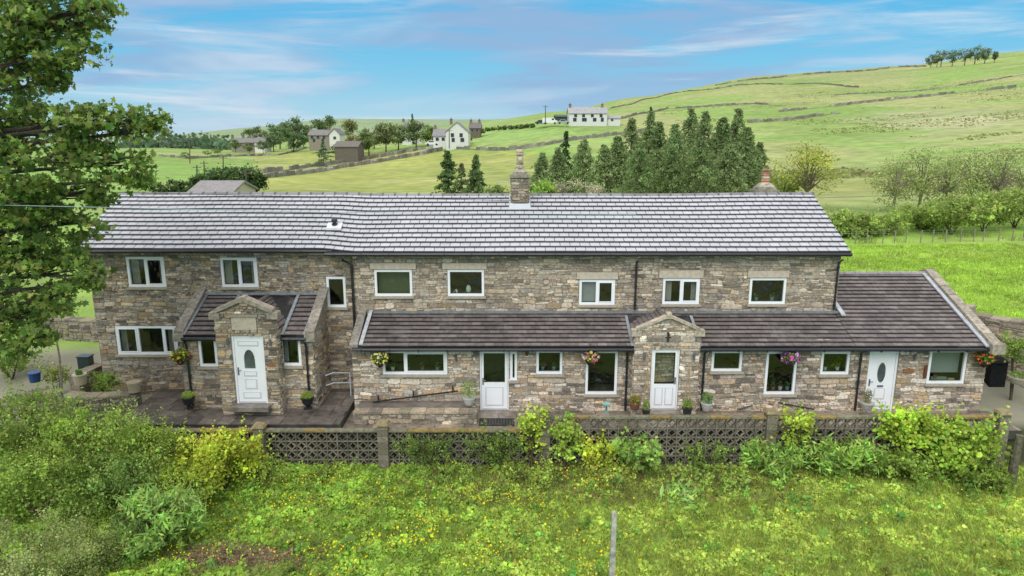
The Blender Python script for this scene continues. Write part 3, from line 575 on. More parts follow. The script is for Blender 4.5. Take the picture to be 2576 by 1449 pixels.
mb=MB(); q=at(1265,458,25.2); mb.tube([(at(1284,458,25.2).x,25.0,q.z),q],.012,5,(.5,.5,.5)); mb.tube([q-Vector((0.2,0,0)),q+Vector((.25,0,0))],.01,5,(.5,.5,.5))
for k in range(6): mb.tube([q+Vector((-.2+k*.08,0,-.06)),q+Vector((-.2+k*.08,0,.06))],.006,4,(.5,.5,.5))
mb.build('aerial',mPlastic,house)
# ---------------- terrace
def flags(x0,x1,y0,y1,z,name,c0):
    mb=MB(); mb.box(x0,x1,y0,y1,z-.3,z-.02,(.05,.05,.045)); y=y0
    while y<y1-.05:
        h=min(random.choice((.45,.6,.75)),y1-y); x=x0
        while x<x1-.05:
            w=min(random.choice((.45,.6,.9,.75)),x1-x); c=tuple(np.array(c0)*random.uniform(.7,1.3)); dz=random.uniform(0,.006); mb.box(x+.008,x+w-.008,y+.008,y+h-.008,z-.03,z+dz,c); x+=w
        y+=h
    setp(mb.build(name,mFlag),kind='structure')
flags(-12.2,-5.25,19.45,22.45,.2,'patio',(.14,.12,.105)); flags(-5.24,15.6,19.45,20.98,.0,'path',(.24,.2,.16))
def lowwall(name,label,pts,h,t,pal,z=None,cat='wall',cope=True):
    mb=MB()
    for (a,b) in zip(pts[:-1],pts[1:]):
        a=Vector(a);b=Vector(b); u=(b-a); u.z=0; L=u.length; u.normalize(); n=Vector((u.y,-u.x,0)); z0=min(a.z,b.z)-.15; hh=h+.15
        for s in (1,-1):
            O=(a if s==1 else b)+n*s*t/2; O.z=z0; panel(mb,O,u*s,n*s,L,hh,(),MORT); stones(mb,O,u*s,n*s,L,hh,pal=pal,prot=(.01,.05))
        for e,s in ((a,-1),(b,1)):
            q=e+u*s*.002; mb.face([(q-n*t/2).to_tuple()[:2]+(z0,),(q+n*t/2).to_tuple()[:2]+(z0,),(q+n*t/2).to_tuple()[:2]+(z0+hh,),(q-n*t/2).to_tuple()[:2]+(z0+hh,)],pal[0])
        x=0
        while x<L:
            l=min(random.uniform(.3,.6),L-x+.02); p=a+u*x;q=a+u*(x+l-.01); p.z=q.z=z0+hh-.01; mb.beam(p,q,n*(t+.08),(0,0,random.uniform(.05,.08)),tuple(np.array(random.choice(pal))*random.uniform(.8,1.2))); x+=l
    return setp(mb.build(name,mStone),label,cat)
a=at(890,1062,19.95);b=at(1200,1062,19.95); lowwall('planter_wall','low stone retaining wall below the handrail left of the glazed door',[(a.x,20.05,0),(b.x,20.05,0)],.36,.3,PD+PM[:3])
mb=MB(); mb.box(a.x,b.x-.3,20.2,20.97,-.1,.34,(.17,.15,.13)); setp(mb.build('ramp',mFlag),kind='structure')
q=at(1250,1053,20.1); mb=MB(); mb.box(q.x-.55,q.x+.55,19.75,20.3,.01,.03,(.03,.03,.03))
for i in range(12): mb.box(q.x-.52+i*.09,q.x-.47+i*.09,19.78,20.27,.031,.036,(.06,.06,.06))
setp(mb.build('doormat',mSoil),'dark rubber doormat on the path outside the half glazed door beside the planter wall','doormat')
lowwall('garden_wall','low rubble wall of raised bed carrying cream pot left of the patio',[(-15.9,21.3,.1),(-14.0,20.9,.1),(-12.25,21.1,.15)],.42,.4,PD)
lowwall('garden_wall','low rubble wall running back beside the left corner of the house',[(-14.9,22.0,.1),(-14.6,24.6,.2)],.7,.35,PD)
lowwall('garden_wall','tall curved dry stone wall beyond the right end of the house',[(16.0,25.8,.5),(17.0,24.4,.3),(18.4,23.0,.05),(21.,22.4,0)],2.3,.5,PD)
lowwall('garden_wall','short stone wall across the gravel at far left',[(-19,27,.7),(-16.4,26.6,.6)],.9,.4,PD)
lowwall('garden_wall','low stone kerb wall between gravel drive and left bank',[(-19.5,20.6,.05),(-17.6,21.0,.05),(-15.9,21.4,.1)],.3,.35,PD)
mb=MB()
for i in range(3): mb.box(-14.4+i*.0,-12.9,20.1+i*.28,20.38+i*.28,-.2,-.02+i*.13,tuple(np.array((.2,.18,.14))*(1-.1*i)))
setp(mb.build('garden_step',mFlag),'three shallow stone steps below the raised bed left of the patio','steps')
# ---------------- pierced block wall
BC=(.20,.178,.138)
def lattice(x0,x1,zb,rows,Y,label):
    t=thing('block_screen_wall',label,'wall',((x0+x1)/2,Y,zb),None)
    n=max(1,round((x1-x0)/.3)); cw=(x1-x0)/n; mb=MB(); y0,y1=Y-.045,Y+.045
    for i in range(n+1): mb.box(x0+i*cw-.017,x0+i*cw+.017,y0,y1,zb,zb+rows*.3,tuple(np.array(BC)*random.uniform(.6,1.1)))
    for j in range(rows+1): mb.box(x0,x1,y0+.004,y1-.004,zb+j*.3-.017,zb+j*.3+.017,BC)
    for i in range(n):
        for j in range(rows):
            cx_=x0+(i+.5)*cw;cz=zb+(j+.5)*.3; mo=noise.noise(Vector((cx_*.5,cz*1.5,3))); c=tuple(np.array(BC)*random.uniform(.6,1.3)*(1+.8*mo)); hw=cw/2-.01
            for sx in (1,-1):
                for sz in (1,-1):
                    A=[(hw,0),(.066,.05),(0,.14)]
                    for (u0,v0),(u1,v1) in zip(A[:-1],A[1:]):
                        a=Vector((cx_+sx*u0,Y,cz+sz*v0));b=Vector((cx_+sx*u1,Y,cz+sz*v1)); d=(b-a).normalized(); w=Vector((-d.z,0,d.x))*.014
                        q=[a-w,b-w,b+w,a+w]; f=Vector((0,.038,0)); mb.face([p-f for p in q],c); mb.face([q[0]-f,q[1]-f,q[1]+f,q[0]+f],c); mb.face([q[2]-f,q[3]-f,q[3]+f,q[2]+f],c); mb.face([p+f for p in q],c)
    mb.build('pierced_blocks',mSoil,t); mb=MB(); x=x0
    while x<x1-.02:
        l=min(.6,x1-x); mb.box(x+.004,x+l-.004,Y-.1,Y+.1,zb+rows*.3+.021,zb+rows*.3+.075+random.uniform(0,.008),random.choice([(.22,.2,.14),(.24,.17,.07),(.28,.21,.08),(.19,.18,.12)])); x+=l
    mb.build('coping',mCope,t); return t
def pillar(px,pyt,Y,zb,label):
    q=at(px,pyt,Y); t=thing('wall_pillar',label,'pillar',(q.x,Y,zb)); mb=MB(); z=zb
    while z<q.z-.1: mb.box(q.x-.155,q.x+.155,Y-.155,Y+.155,z+.004,min(z+.2,q.z-.08)-.004,tuple(np.array((.17,.155,.12))*random.uniform(.75,1.2))); z+=.2
    mb.build('shaft',mStone,t); mb=MB(); mb.hexa([(q.x-.2,Y-.2,q.z-.08),(q.x+.2,Y-.2,q.z-.08),(q.x+.2,Y+.2,q.z-.08),(q.x-.2,Y+.2,q.z-.08),(q.x-.15,Y-.15,q.z),(q.x+.15,Y-.15,q.z),(q.x+.15,Y+.15,q.z),(q.x-.15,Y+.15,q.z)],(.27,.22,.12)); mb.build('cap',mCope,t); return q.x
Yw=19.15; PXs=[pillar(p,t,Yw-.0,-1.6,l) for p,t,l in ((652,1066,'leftmost mossy block pillar of the pierced screen wall'),(963,1060,'block pillar midway along the lower left pierced wall'),(1371,1022,'block pillar where the pierced wall steps up'),(1941,1030,'block pillar midway along the higher right pierced wall'),(2524,1032,'rightmost block pillar ending the pierced wall'))]
xl=at(400,1120,Yw).x
ZA=at(0,1080,Yw).z-1.575; ZB=at(0,1047,Yw).z-1.575
for a,b,z,lab in ((xl,PXs[0]-.155,ZA,'pierced block screen panel half hidden by bushes left of the leftmost pillar'),(PXs[0]+.155,PXs[1]-.155,ZA,'pierced block screen panel between the first and second pillars from the left'),(PXs[1]+.155,PXs[2]-.155,ZA,'pierced block screen panel between the second pillar and the step up'),(PXs[2]+.155,PXs[3]-.155,ZB,'pierced block screen panel right of the step up, facing the gabled porch'),(PXs[3]+.155,PXs[4]-.155,ZB,'rightmost pierced block screen panel behind tall leafy bushes')):
    lattice(a,b,z,5,Yw,lab)
# ---------------- plants
def bush(name,label,cat,px,py,Y,rx,rz,c,ls=.07,n=3500,shape='quad',ry=None,group=None,tint=None,up=.35,cl=None,mat=None,shoots=1.,sh_len=1.):
    q=at(px,py,Y); ry=ry or rx*.8
    if mat is None and 18.3<Y<19.6: ry=min(ry,max(.2,19.5-Y)*.6+.12)
    zb=min(T(q.x,Y),q.z-rz*.6)
    t=thing(name,label,cat,(q.x,Y,zb),group); lb=LB(); clumps=cl or int(18+rx*30); cr=.28*min(rx,rz)+.08
    cc=ball(clumps,.3)*np.array((rx,ry,rz)); k=rng.integers(0,clumps,n); cs=np.exp(rng.normal(0,.4,clumps))[k][:,None]
    off=rng.normal(0,.5,(n,3))*np.array((cr,cr*min(1,ry/rx+.3),cr*.85))*cs; loc=cc[k]+off; pts=loc+np.array(q); rr=np.linalg.norm(loc/np.array((rx,ry,rz)),axis=1)
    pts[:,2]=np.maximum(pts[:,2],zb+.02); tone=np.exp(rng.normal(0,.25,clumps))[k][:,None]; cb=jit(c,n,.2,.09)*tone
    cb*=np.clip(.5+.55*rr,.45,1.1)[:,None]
    if tint is not None: kk=rng.random(n)<.3; cb[kk]=jit(tint,int(kk.sum()),.2)
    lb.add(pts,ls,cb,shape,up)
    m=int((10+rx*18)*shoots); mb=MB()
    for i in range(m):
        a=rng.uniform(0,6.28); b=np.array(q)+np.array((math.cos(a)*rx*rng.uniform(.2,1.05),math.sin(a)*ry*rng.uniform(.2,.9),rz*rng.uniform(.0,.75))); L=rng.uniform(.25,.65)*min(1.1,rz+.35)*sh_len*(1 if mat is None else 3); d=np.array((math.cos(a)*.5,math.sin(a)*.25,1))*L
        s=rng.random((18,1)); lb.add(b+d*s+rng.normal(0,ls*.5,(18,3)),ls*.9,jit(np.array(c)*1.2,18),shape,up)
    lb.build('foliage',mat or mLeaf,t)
    for i in range(7):
        a=random.uniform(0,6.28); e=Vector((q.x+math.cos(a)*rx*.5,Y+math.sin(a)*ry*.5,q.z+rz*.4)); b=Vector((q.x+math.cos(a)*.02,Y+math.sin(a)*.02,zb-.05)); mb.tube([b,b.lerp(e,.5)+Vector((0,0,.1)),e],[.03+.01*rx,.014,.006],5,(.1,.08,.05))
    mb.build('stem',mBark,t); return t
G1=(.16,.225,.06);G2=(.19,.26,.07);GD=(.10,.145,.045);GG=(.20,.23,.12);GB=(.145,.215,.075)
B=[('bush','dense green bush at left edge below the gravel drive','bush',50,1080,17.6,1.7,.95,G1,.065,10000,'quad'),
('bush','rounded green bush in front of the left corner of the patio','bush',235,1115,17.2,1.4,.95,G2,.06,9500,'quad'),
('bush','soft green shrub tucked left of the bright yellow shrub','bush',395,1130,17.8,1.0,.75,(.20,.26,.065),.055,6500,'quad'),
('bush','bright yellow green shrub before the left end of the pierced wall','bush',560,1150,17.9,1.25,.65,(.28,.32,.055),.07,7000,'round'),
('bush','tall mid green bush at left edge lower down the bank','bush',90,1235,15.8,1.7,1.0,G1,.06,10500,'quad'),
('bush','dark leaved bush between the left bank and the willowherb clump','bush',300,1215,16.4,1.3,.75,GB,.06,8500,'quad'),
('bush','loose lime shrub between the dark leaved bush and the yellow shrub','bush',470,1215,17.0,.9,.45,(.22,.28,.065),.06,4000,'quad'),
('willowherb','clump of long narrow blue green leaves in the left foreground','plant',400,1305,15.2,.95,.5,(.17,.26,.09),.17,4800,'long'),
('bush','hazy grey green bush filling the bottom left corner','bush',70,1400,13.8,1.5,.8,GG,.04,13000,'quad'),
('bush','small grey green bush right of the corner bush at bottom left','bush',235,1405,14.2,.95,.5,(.18,.225,.09),.045,7500,'quad'),
('bush','low green shrub right of the bright yellow shrub','bush',665,1190,18.2,.6,.35,(.2,.26,.07),.055,2500,'quad'),
('bush','dark creeping shrub hanging on the pierced wall beneath the planter wall','bush',1070,1130,18.85,.95,.3,GD,.055,1500,'quad'),
('bush','dark twiggy shrub against the pierced wall below the glazed door','bush',1240,1125,18.85,.9,.4,(.11,.165,.045),.055,1900,'quad'),
('bush','upright yellow green sprays rising left of the step up pillar','bush',1335,1085,18.9,.27,.55,(.24,.30,.06),.08,440,'round'),
('bush','upright lime sprays just right of the step up pillar','bush',1425,1110,18.8,.38,.55,(.21,.28,.07),.08,800,'round'),
('bush','arching yellow leaved shrub before the wall under the tall window','bush',1505,1145,18.7,.45,.3,(.29,.33,.06),.08,650,'round'),
('bramble','broad leaved bramble clump before the wall under the gabled porch','plant',1615,1145,18.7,.65,.35,(.17,.25,.08),.12,1250,'maple'),
('bush','thin green climber trailing on the wall right of the bramble','bush',1780,1145,18.85,.7,.3,(.14,.2,.06),.06,800,'quad'),
('shrub','thin sprays of yellow green leaves over the middle right pillar','bush',2000,1080,18.85,.5,.45,(.24,.3,.06),.08,380,'round'),
('willowherb','clump of long leaved plants before the wall right of the middle right pillar','plant',1950,1155,18.7,.95,.38,(.17,.26,.08),.19,2300,'long'),
('willowherb','larger drift of long leaved plants before the rightmost wall panel','plant',2130,1152,18.6,1.15,.42,(.18,.27,.08),.19,3300,'long'),
('bush','tall lime green bush growing over the wall near the far right door','bush',2290,1075,18.85,.95,.48,(.24,.32,.06),.085,2300,'round'),
('bush','large leafy yellow green bush by the rightmost pillar','bush',2425,1115,18.6,1.0,.8,(.21,.29,.065),.09,4800,'round'),
('bush','dark green bush at the foot of the rightmost pillar','bush',2450,1205,18.2,1.0,.4,(.14,.2,.05),.085,3400,'quad'),
('bush','mixed green bush in front of the lime bush near the right end','bush',2290,1175,18.4,.85,.35,(.17,.24,.065),.085,2500,'quad'),
('hosta','clump of large pointed leaves in the meadow before the bramble','plant',1725,1275,17.2,.5,.22,(.2,.29,.12),.28,180,'long'),
('shrub','small mixed shrub by the wall foot left of centre','bush',830,1200,18.5,.9,.2,(.19,.26,.07),.06,1900,'quad'),
('shrub','loose green weeds at the wall foot below the planter wall','bush',1100,1195,18.5,1.1,.22,(.18,.25,.07),.06,2300,'quad'),
('shrub','low weedy shrub at the wall foot below the step up pillar','bush',1330,1195,18.4,1.0,.28,(.20,.26,.07),.07,2300,'quad'),
('shrub','tangle of yellow green stems at the wall foot below the tall window','bush',1530,1200,18.3,.9,.22,(.23,.27,.075),.06,1500,'quad'),
('shrub','low green plants at the wall foot below the gabled porch','bush',1780,1205,18.3,1.2,.2,(.18,.25,.075),.08,2200,'quad'),
('shrub','low leafy plants at the wall foot below the right willowherb','bush',2060,1225,18.2,1.4,.2,(.19,.26,.075),.08,2500,'quad'),
('shrub','small garden shrub growing behind the low wall at far left','bush',20,905,23.5,1.0,.5,(.14,.2,.06),.07,2200,'quad'),
('shrub','leafy shrub behind the short wall across the gravel at far left','bush',110,790,28.0,1.3,.8,(.12,.18,.055),.09,3000,'quad'),
('shrub','low green plant spilling over the raised bed beside the cream ribbed pot','bush',265,960,21.6,.5,.22,(.15,.22,.06),.06,900,'quad'),
('shrub','small bush on the raised bed beside the blue pot','bush',140,945,22.0,.45,.25,(.17,.2,.07),.06,800,'quad'),
('shrub','clump of green leaves at the foot of the curved wall on the right','bush',2565,880,22.0,.5,.35,(.14,.2,.06),.08,900,'quad')]
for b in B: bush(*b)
# big sycamore at left
tr=thing('sycamore_tree','tall sycamore tree with lobed leaves overhanging the left end of the roof','tree',(-15.2,16.6,T(-15.2,16.6)))
mb=MB(); base=Vector((-15.2,16.6,-.9)); top=Vector((-15.0,16.8,13)); tp=[base,Vector((-15.1,16.6,3)),Vector((-15.3,16.7,7)),Vector((-15.0,16.8,10)),top]; mb.tube(tp,[.42,.33,.26,.18,.07],12,(.1,.085,.065)); mb.build('trunk',mBark,tr,True)
CL=[(-60,40,17.,155),(60,30,17,105),(150,10,17.5,78),(208,60,17.2,50),(240,25,17.2,36),(205,148,17,50),(120,140,16.8,68),(40,160,16.5,90),(-60,260,17,130),(135,205,17,34),(20,290,16.6,62),(165,320,16.4,62),(250,300,16.4,54),(325,312,16.5,48),(376,332,16.5,32),(90,378,17,82),(205,392,16.5,64),(300,410,16.6,54),(345,450,16.8,34),(0,440,16,88),(60,495,16.3,82),(168,495,17,68),(250,485,17,38),(20,600,17,92),(120,600,17,68),(190,680,16.7,58),(80,690,16.7,74),(-20,720,17,105),(60,790,17,60),(10,860,16.6,60),(95,850,16.6,36),(-80,560,17,130),(210,560,17.2,46),(395,300,16.6,18),(150,745,16.9,46),(235,705,16.7,30),(160,640,16.8,40)]
lb=LB(); mb=MB()
for px,py,Y,r in CL:
    q=at(px,py,Y); R=r*Y/F/.98
    n=int(340*(R/.6)**2)+60; cc=ball(int(10+R*17),.45)*np.array((R*1.08,R*1.1,R*.9)); k=rng.integers(0,len(cc),n); off=rng.normal(0,.5,(n,3))*np.array((.34,.34,.16))*(.6+R*.42)
    pts=cc[k]+off+np.array(q); c=jit((.085,.135,.042),n,.3,.1); hi=rng.random(n)<.36; c[hi]=jit((.155,.205,.062),int(hi.sum()),.2)
    lb.add(pts,.135,c,'maple',.42)
    f=min(max((q.z-1)/14+.05,.12),.95)*(len(tp)-1); i=int(f); s=tp[i].lerp(tp[min(i+1,len(tp)-1)],f-i); s=s+Vector((0,0,-.6)); m=s.lerp(q,.55)+Vector((0,0,.25)); mb.tube([s,m,q],[.11,.06,.02],6,(.07,.06,.045))
    for g in range(6): e=Vector(cc[random.randrange(len(cc))])+q; mb.tube([m.lerp(q,.5),q.lerp(e,.5)+Vector((0,0,.05)),e],[.025,.016,.006],4,(.07,.06,.045))
lb.build('crown',mLeaf,tr); mb.build('limbs',mBark,tr)
# meadow
lb=LB(); n=170000
X=rng.uniform(-14,16.5,n); Y=13.5+5.6*rng.random(n)
Z=np.array([T(a,b) for a,b in zip(X,Y)]); dn=np.array([noise.noise(Vector((a*.5,b*.8,11))) for a,b in zip(X,Y)]); d2=np.array([noise.noise(Vector((a*1.7,b*2.2,4))) for a,b in zip(X,Y)]); d3=np.array([noise.noise(Vector((a*4.,b*5.,14))) for a,b in zip(X,Y)])
h=np.clip(.08+.14*dn+.16*d2+.12*d3,.01,.45)*rng.random(n)**.5
base=np.stack([X,Y,Z+h],1)
left=np.clip((3-X)/6,0,1)
tone=(1+.5*dn+.45*d2+.4*d3)[:,None]
c=np.array((.18,.275,.058))*tone; c2=np.array((.25,.315,.085))*tone; w=(1-left)[:,None]; cc=(c*(1-w)+c2*w)*np.exp(rng.normal(0,.22,(n,1)))*(1+rng.normal(0,.08,(n,3)))
straw=(rng.random(n)<.06+.08*(dn>.1)); cc[straw]=cc[straw]*.5+np.array((.15,.14,.065)); cc=np.clip(cc,.01,.6)
leafy=rng.random(n)<(.35+.5*left)
soil=np.exp(-(((X+6.7)/1.6)**2+((Y-14.8)/.45)**2))+.8*np.exp(-(((X+7.6)/.8)**2+((Y-15.3)/.25)**2))
bare=((d2+dn*.8<-.45)&(rng.random(n)<.5))|(soil*(.6+.6*rng.random(n))>.33)
k=leafy&~bare; lb.add(base[k],.070,cc[k],'round',.7)
k=(~leafy)&~bare; bb=base[k].copy(); bb[:,2]-=h[k]; lb.blades(bb,.15,.02,cc[k],.45)
m=420; wx=rng.uniform(-10,14,m); wy=rng.uniform(13.7,18.8,m)
for a,b in zip(wx,wy):
    z=T(a,b); r=rng.uniform(.08,.22); hh=rng.uniform(.15,.42); nn=int(rng.integers(14,34)); col=np.array((.17,.25,.07))*math.exp(rng.normal(0,.22))*np.array((1+rng.normal(0,.15),1,1))
    p=ball(nn)*np.array((r,r,hh*.6))+np.array((a,b,z+hh*.6)); lb.add(p,rng.uniform(.07,.13),jit(np.clip(col,.02,.5),nn,.2),'long' if rng.random()<.45 else 'quad',.3)
setp(lb.build('meadow_grass',mLeaf),'bright green weedy meadow grass below the pierced wall','grass',kind='stuff')
lb=LB(); n=10500; X=rng.uniform(-10,14,n); Y=13.6+5.3*rng.random(n); Z=np.array([T(a,b) for a,b in zip(X,Y)]); dd=np.array([noise.noise(Vector((a*.6,b*.9,21)))+.6*noise.noise(Vector((a*2,b*3,2))) for a,b in zip(X,Y)])
pr=np.clip(.22+dd*1.7,0,1)*np.where(X<2.5,1,.13)*np.where(Y>18.2,.4,1); k=rng.random(n)<pr; pt=np.stack([X,Y,Z+rng.uniform(.12,.36,n)],1)[k]; lb.add(pt,.038,jit((.88,.68,.02),len(pt),.1,.05),'round',.8)
setp(lb.build('buttercup_flowers',mFlower),'yellow buttercup flowers scattered over the meadow','flowers',kind='stuff')
lb=LB(); n=3400; X=rng.uniform(-2.5,8.5,n); Y=rng.uniform(17.0,18.8,n); Z=np.array([T(a,b) for a,b in zip(X,Y)]); lb.add(np.stack([X,Y,Z+rng.uniform(.05,.26,n)],1),.09,jit((.16,.10,.065),n,.3),'long',.2)
n=2600; X=rng.normal(-6.7,1.1,n); Y=np.clip(rng.normal(14.8,.3,n),13.8,15.6); Z=np.array([T(a,b) for a,b in zip(X,Y)]); lb.add(np.stack([X,Y,Z+rng.uniform(.0,.06,n)],1),.06,jit((.19,.125,.08),n,.3),'quad',.7)
setp(lb.build('dead_stalks',mSoil),'reddish brown dead stalks and leaves along the foot of the wall and on the bare patch','dead plants',kind='stuff')
q=at(1545,1290,13.2); zb=-2.3; mb=MB(); mb.hexa([(q.x-.08,13.1,zb),(q.x+.06,13.1,zb),(q.x+.06,13.2,zb),(q.x-.08,13.2,zb),(q.x-.05,13.15,q.z),(q.x+.05,13.15,q.z+.0),(q.x+.05,13.25,q.z),(q.x-.05,13.25,q.z)],(.42,.41,.36)); mb.hexa([(q.x-.05,13.15,q.z),(q.x+.05,13.15,q.z),(q.x+.05,13.25,q.z),(q.x-.05,13.25,q.z),(q.x-.03,13.18,q.z+.04),(q.x+.03,13.18,q.z+.04),(q.x+.03,13.22,q.z+.04),(q.x-.03,13.22,q.z+.04)],(.42,.4,.32)); setp(mb.build('concrete_post',mCope),'weathered concrete post standing alone in the meadow at bottom centre','post')
q=at(2566,1095,18.2); mb=MB(); mb.tube([(q.x,18.2,-1.6),(q.x-.03,18.2,-.5),(q.x,18.2,q.z)],[.13,.12,.1],8,(.13,.12,.08)); setp(mb.build('wooden_post',mBark),'mossy wooden post at the right edge below the rightmost pillar','post')
def basket(px,py,Y,label,cols):
    q=at(px,py,Y-.28); t=thing('hanging_basket',label,'hanging basket',q,'hanging flower baskets on the house front'); mb=MB(); mb.lathe(q-Vector((0,0,.3)),[(.03,0),(.1,.06),(.17,.16),(.2,.28)],12,(.04,.035,.03)); mb.build('basket',mSoil,t)
    mb=MB()
    for k in range(3): a=k*2.1; mb.tube([q+Vector((.19*math.cos(a),.19*math.sin(a),-.02)),q+Vector((0,0,.4))],.006,4,BK)
    mb.tube([q+Vector((0,0,.4)),(q.x,Y-.02,q.z+.42),(q.x,Y-.02,q.z+.1)],.012,5,BK); mb.build('bracket',mPlastic,t)
    lb=LB(); lb.add(ball(420,.5)*np.array((.27,.25,.2))+np.array(q)+np.array((0,0,.02)),.07,(.1,.17,.04),'quad',.3); lb.build('foliage',mLeaf,t)
    lb=LB()
    for c in cols: lb.add(ball(45,.75)*np.array((.3,.29,.23))+np.array(q)+np.array((0,-.02,.03)),.07,jit(c,45,.1,.05),'round',.4)
    lb.build('flowers',mFlower,t)
basket(453,895,YPW,'hanging basket of yellow and red flowers left of the stone porch',[(.75,.55,.05),(.5,.08,.06)])
basket(955,902,YLT,'hanging basket of yellow pansies at the left end of the lean-to',[(.8,.62,.05),(.8,.7,.2),(.5,.45,.5)])
basket(1485,898,YLT,'hanging basket of pink and white flowers above the tall window left of the gabled porch',[(.7,.12,.3),(.75,.6,.65),(.75,.5,.1)])
basket(1988,900,YLT,'hanging basket of pink and purple flowers above the tall window right of the gabled porch',[(.6,.1,.35),(.65,.4,.6),(.3,.08,.4)])
basket(2477,902,YLT,'hanging basket of red and orange flowers at the right hand corner of the house',[(.65,.05,.04),(.75,.25,.05)])
def pot(px,pyb,Y,r,h,c,label,plant=None,kind='bowl',name='plant_pot',stem=0,ph=.3,pr=.2):
    q=at(px,pyb,Y); t=thing(name,label,'plant pot',q); mb=MB()
    pf={'bowl':[(r*.6,0),(r*.8,h*.3),(r,h*.75),(r*1.08,h*.85),(r*1.08,h),(r*.9,h)],'cyl':[(r*.85,0),(r*.95,h*.5),(r,h*.86),(r*1.1,h*.88),(r*1.1,h),(r*.9,h)],'urn':[(r*.75,0),(r*.7,h*.1),(r*.3,h*.2),(r*.35,h*.3),(r*.8,h*.5),(r*.95,h*.8),(r*1.1,h*.95),(r*1.1,h),(r*.85,h)]}[kind]
    mb.lathe(q,pf,16,c); mb.build('pot',mPlastic,t,False); mb=MB(); mb.lathe(q,[(r*.9,h-.03),(r*.85,h-.008)],12,(.05,.04,.03)); mb.build('soil',mSoil,t)
    if plant is not None:
        lb=LB(); n=350 if kind!='urn' else 900; c0=np.array(q)+np.array((0,0,h+ph*.6+stem)); lb.add(ball(n,.4)*np.array((pr,pr,ph))+c0,.05,plant,'quad' if kind!='urn' else 'long',.3)
        lb.build('foliage',mLeaf,t); mb=MB(); mb.tube([q+Vector((0,0,h-.02)),q+Vector((.01,0,h+ph+stem))],[.015,.008],5,(.1,.07,.04)); mb.build('stem',mBark,t)
    return t
pot(476,1028,20.2,.19,.38,(.015,.015,.018),'black urn with clipped green mound left of the white porch door',(.2,.26,.08),'urn',ph=.12,pr=.2)
pot(775,1028,20.2,.19,.38,(.015,.015,.018),'black urn with clipped green mound right of the white porch door',(.2,.26,.08),'urn',ph=.12,pr=.2)
pot(89,960,21.5,.18,.33,(.02,.05,.17),'glazed cobalt blue pot at the far left of the raised bed',None,'cyl')
pot(203,966,21.2,.2,.34,(.45,.38,.27),'cream ribbed pot on the raised bed between the blue pot and the patio pot',(.1,.17,.05),'cyl',ph=.1,pr=.1)
pot(339,985,21.05,.2,.34,(.45,.37,.25),'cream pot with garland pattern on the wall end beside the patio',None,'cyl')
pot(1180,1018,20.4,.19,.26,(.5,.5,.46),'pale bowl with leafy shrub left of the half glazed door',(.17,.24,.09),'bowl',ph=.3,pr=.3,stem=.1)
pot(1596,1030,20.35,.17,.24,(.22,.1,.06),'terracotta pot with drooping plant left of the gabled porch',(.2,.2,.06),'bowl',ph=.15,pr=.2)
pot(1777,1032,20.4,.18,.27,(.5,.5,.46),'pale pot with green leaves right of the gabled porch',(.13,.22,.09),'bowl',ph=.22,pr=.2)
pot(2180,1030,20.5,.2,.24,(.42,.41,.37),'pale stone pot with spindly stems beside the oval glass door',(.2,.2,.15),'bowl',ph=.3,pr=.12)
pot(1625,1042,20.1,.13,.16,(.03,.03,.03),'small black pot with bamboo canes left of the gabled porch door',(.15,.22,.07),'cyl',ph=.2,pr=.12)
pot(1728,1040,20.1,.15,.2,(.03,.03,.03),'black pot with bamboo canes right of the gabled porch door',(.15,.22,.07),'cyl',ph=.2,pr=.16)
pot(2560,965,21.6,.3,.25,(.4,.36,.28),'wide stone bowl on the gravel right of the house',(.13,.2,.06),'bowl',ph=.1,pr=.3)
for px,lab in ((1625,'wigwam of bamboo canes left of the gabled porch door'),(1728,'wigwam of bamboo canes right of the gabled porch door')):
    q=at(px,1030,20.1); mb=MB()
    for k in range(4): a=k*1.57+.4; mb.tube([q+Vector((.12*math.cos(a),.12*math.sin(a),0)),q+Vector((.015*math.cos(a),.02,1.35))],.008,4,(.4,.3,.15))
    setp(mb.build('cane_support',mPlastic),lab,'plant support')
q=at(1525,1035,20.0); t=thing('bird_bath','small teal topped bird bath on slim stem in front of the house','bird bath',q); mb=MB(); mb.lathe(q,[(.1,0),(.03,.05),(.025,.2)],10,(.1,.25,.25)); mb.build('stem',mPlastic,t); mb=MB(); mb.lathe(q,[(.03,.2),(.13,.23),(.14,.26),(.1,.24)],14,(.25,.5,.45)); mb.build('bowl',mPlastic,t)
q=at(158,1035,19.6); t=thing('sapling','thin bare stemmed sapling with sparse pinkish leaves beside the raised bed','tree',q); mb=MB(); tp_=at(125,760,19.8); mid=at(150,900,19.7); mb.tube([q,mid,tp_],[.05,.03,.012],7,(.32,.27,.2))
lb=LB()
for k in range(7):
    s=mid.lerp(tp_,random.random()); e=s+Vector((random.uniform(-.7,.7),random.uniform(-.3,.3),random.uniform(.1,.7))); mb.tube([s,e],[.014,.004],4,(.25,.2,.16)); lb.add(np.array(e)+rng.normal(0,.12,(14,3)),.07,(.2,.16,.08),'quad')
mb.build('trunk',mBark,t); lb.build('crown',mLeaf,t)
q=at(2512,945,22.9); mb=MB(); mb.box(q.x-.28,q.x+.28,22.9,23.4,-.05,1.0,(.014,.014,.015)); mb.hexa([(q.x-.31,22.85,1.001),(q.x+.31,22.85,1.001),(q.x+.31,23.45,1.001),(q.x-.31,23.45,1.001),(q.x-.28,22.9,1.05),(q.x+.28,22.9,1.05),(q.x+.28,23.4,1.12),(q.x-.28,23.4,1.12)],(.016,.016,.018)); setp(mb.build('wheelie_bin',mSoil),'black bin behind the right hand corner of the house','bin')
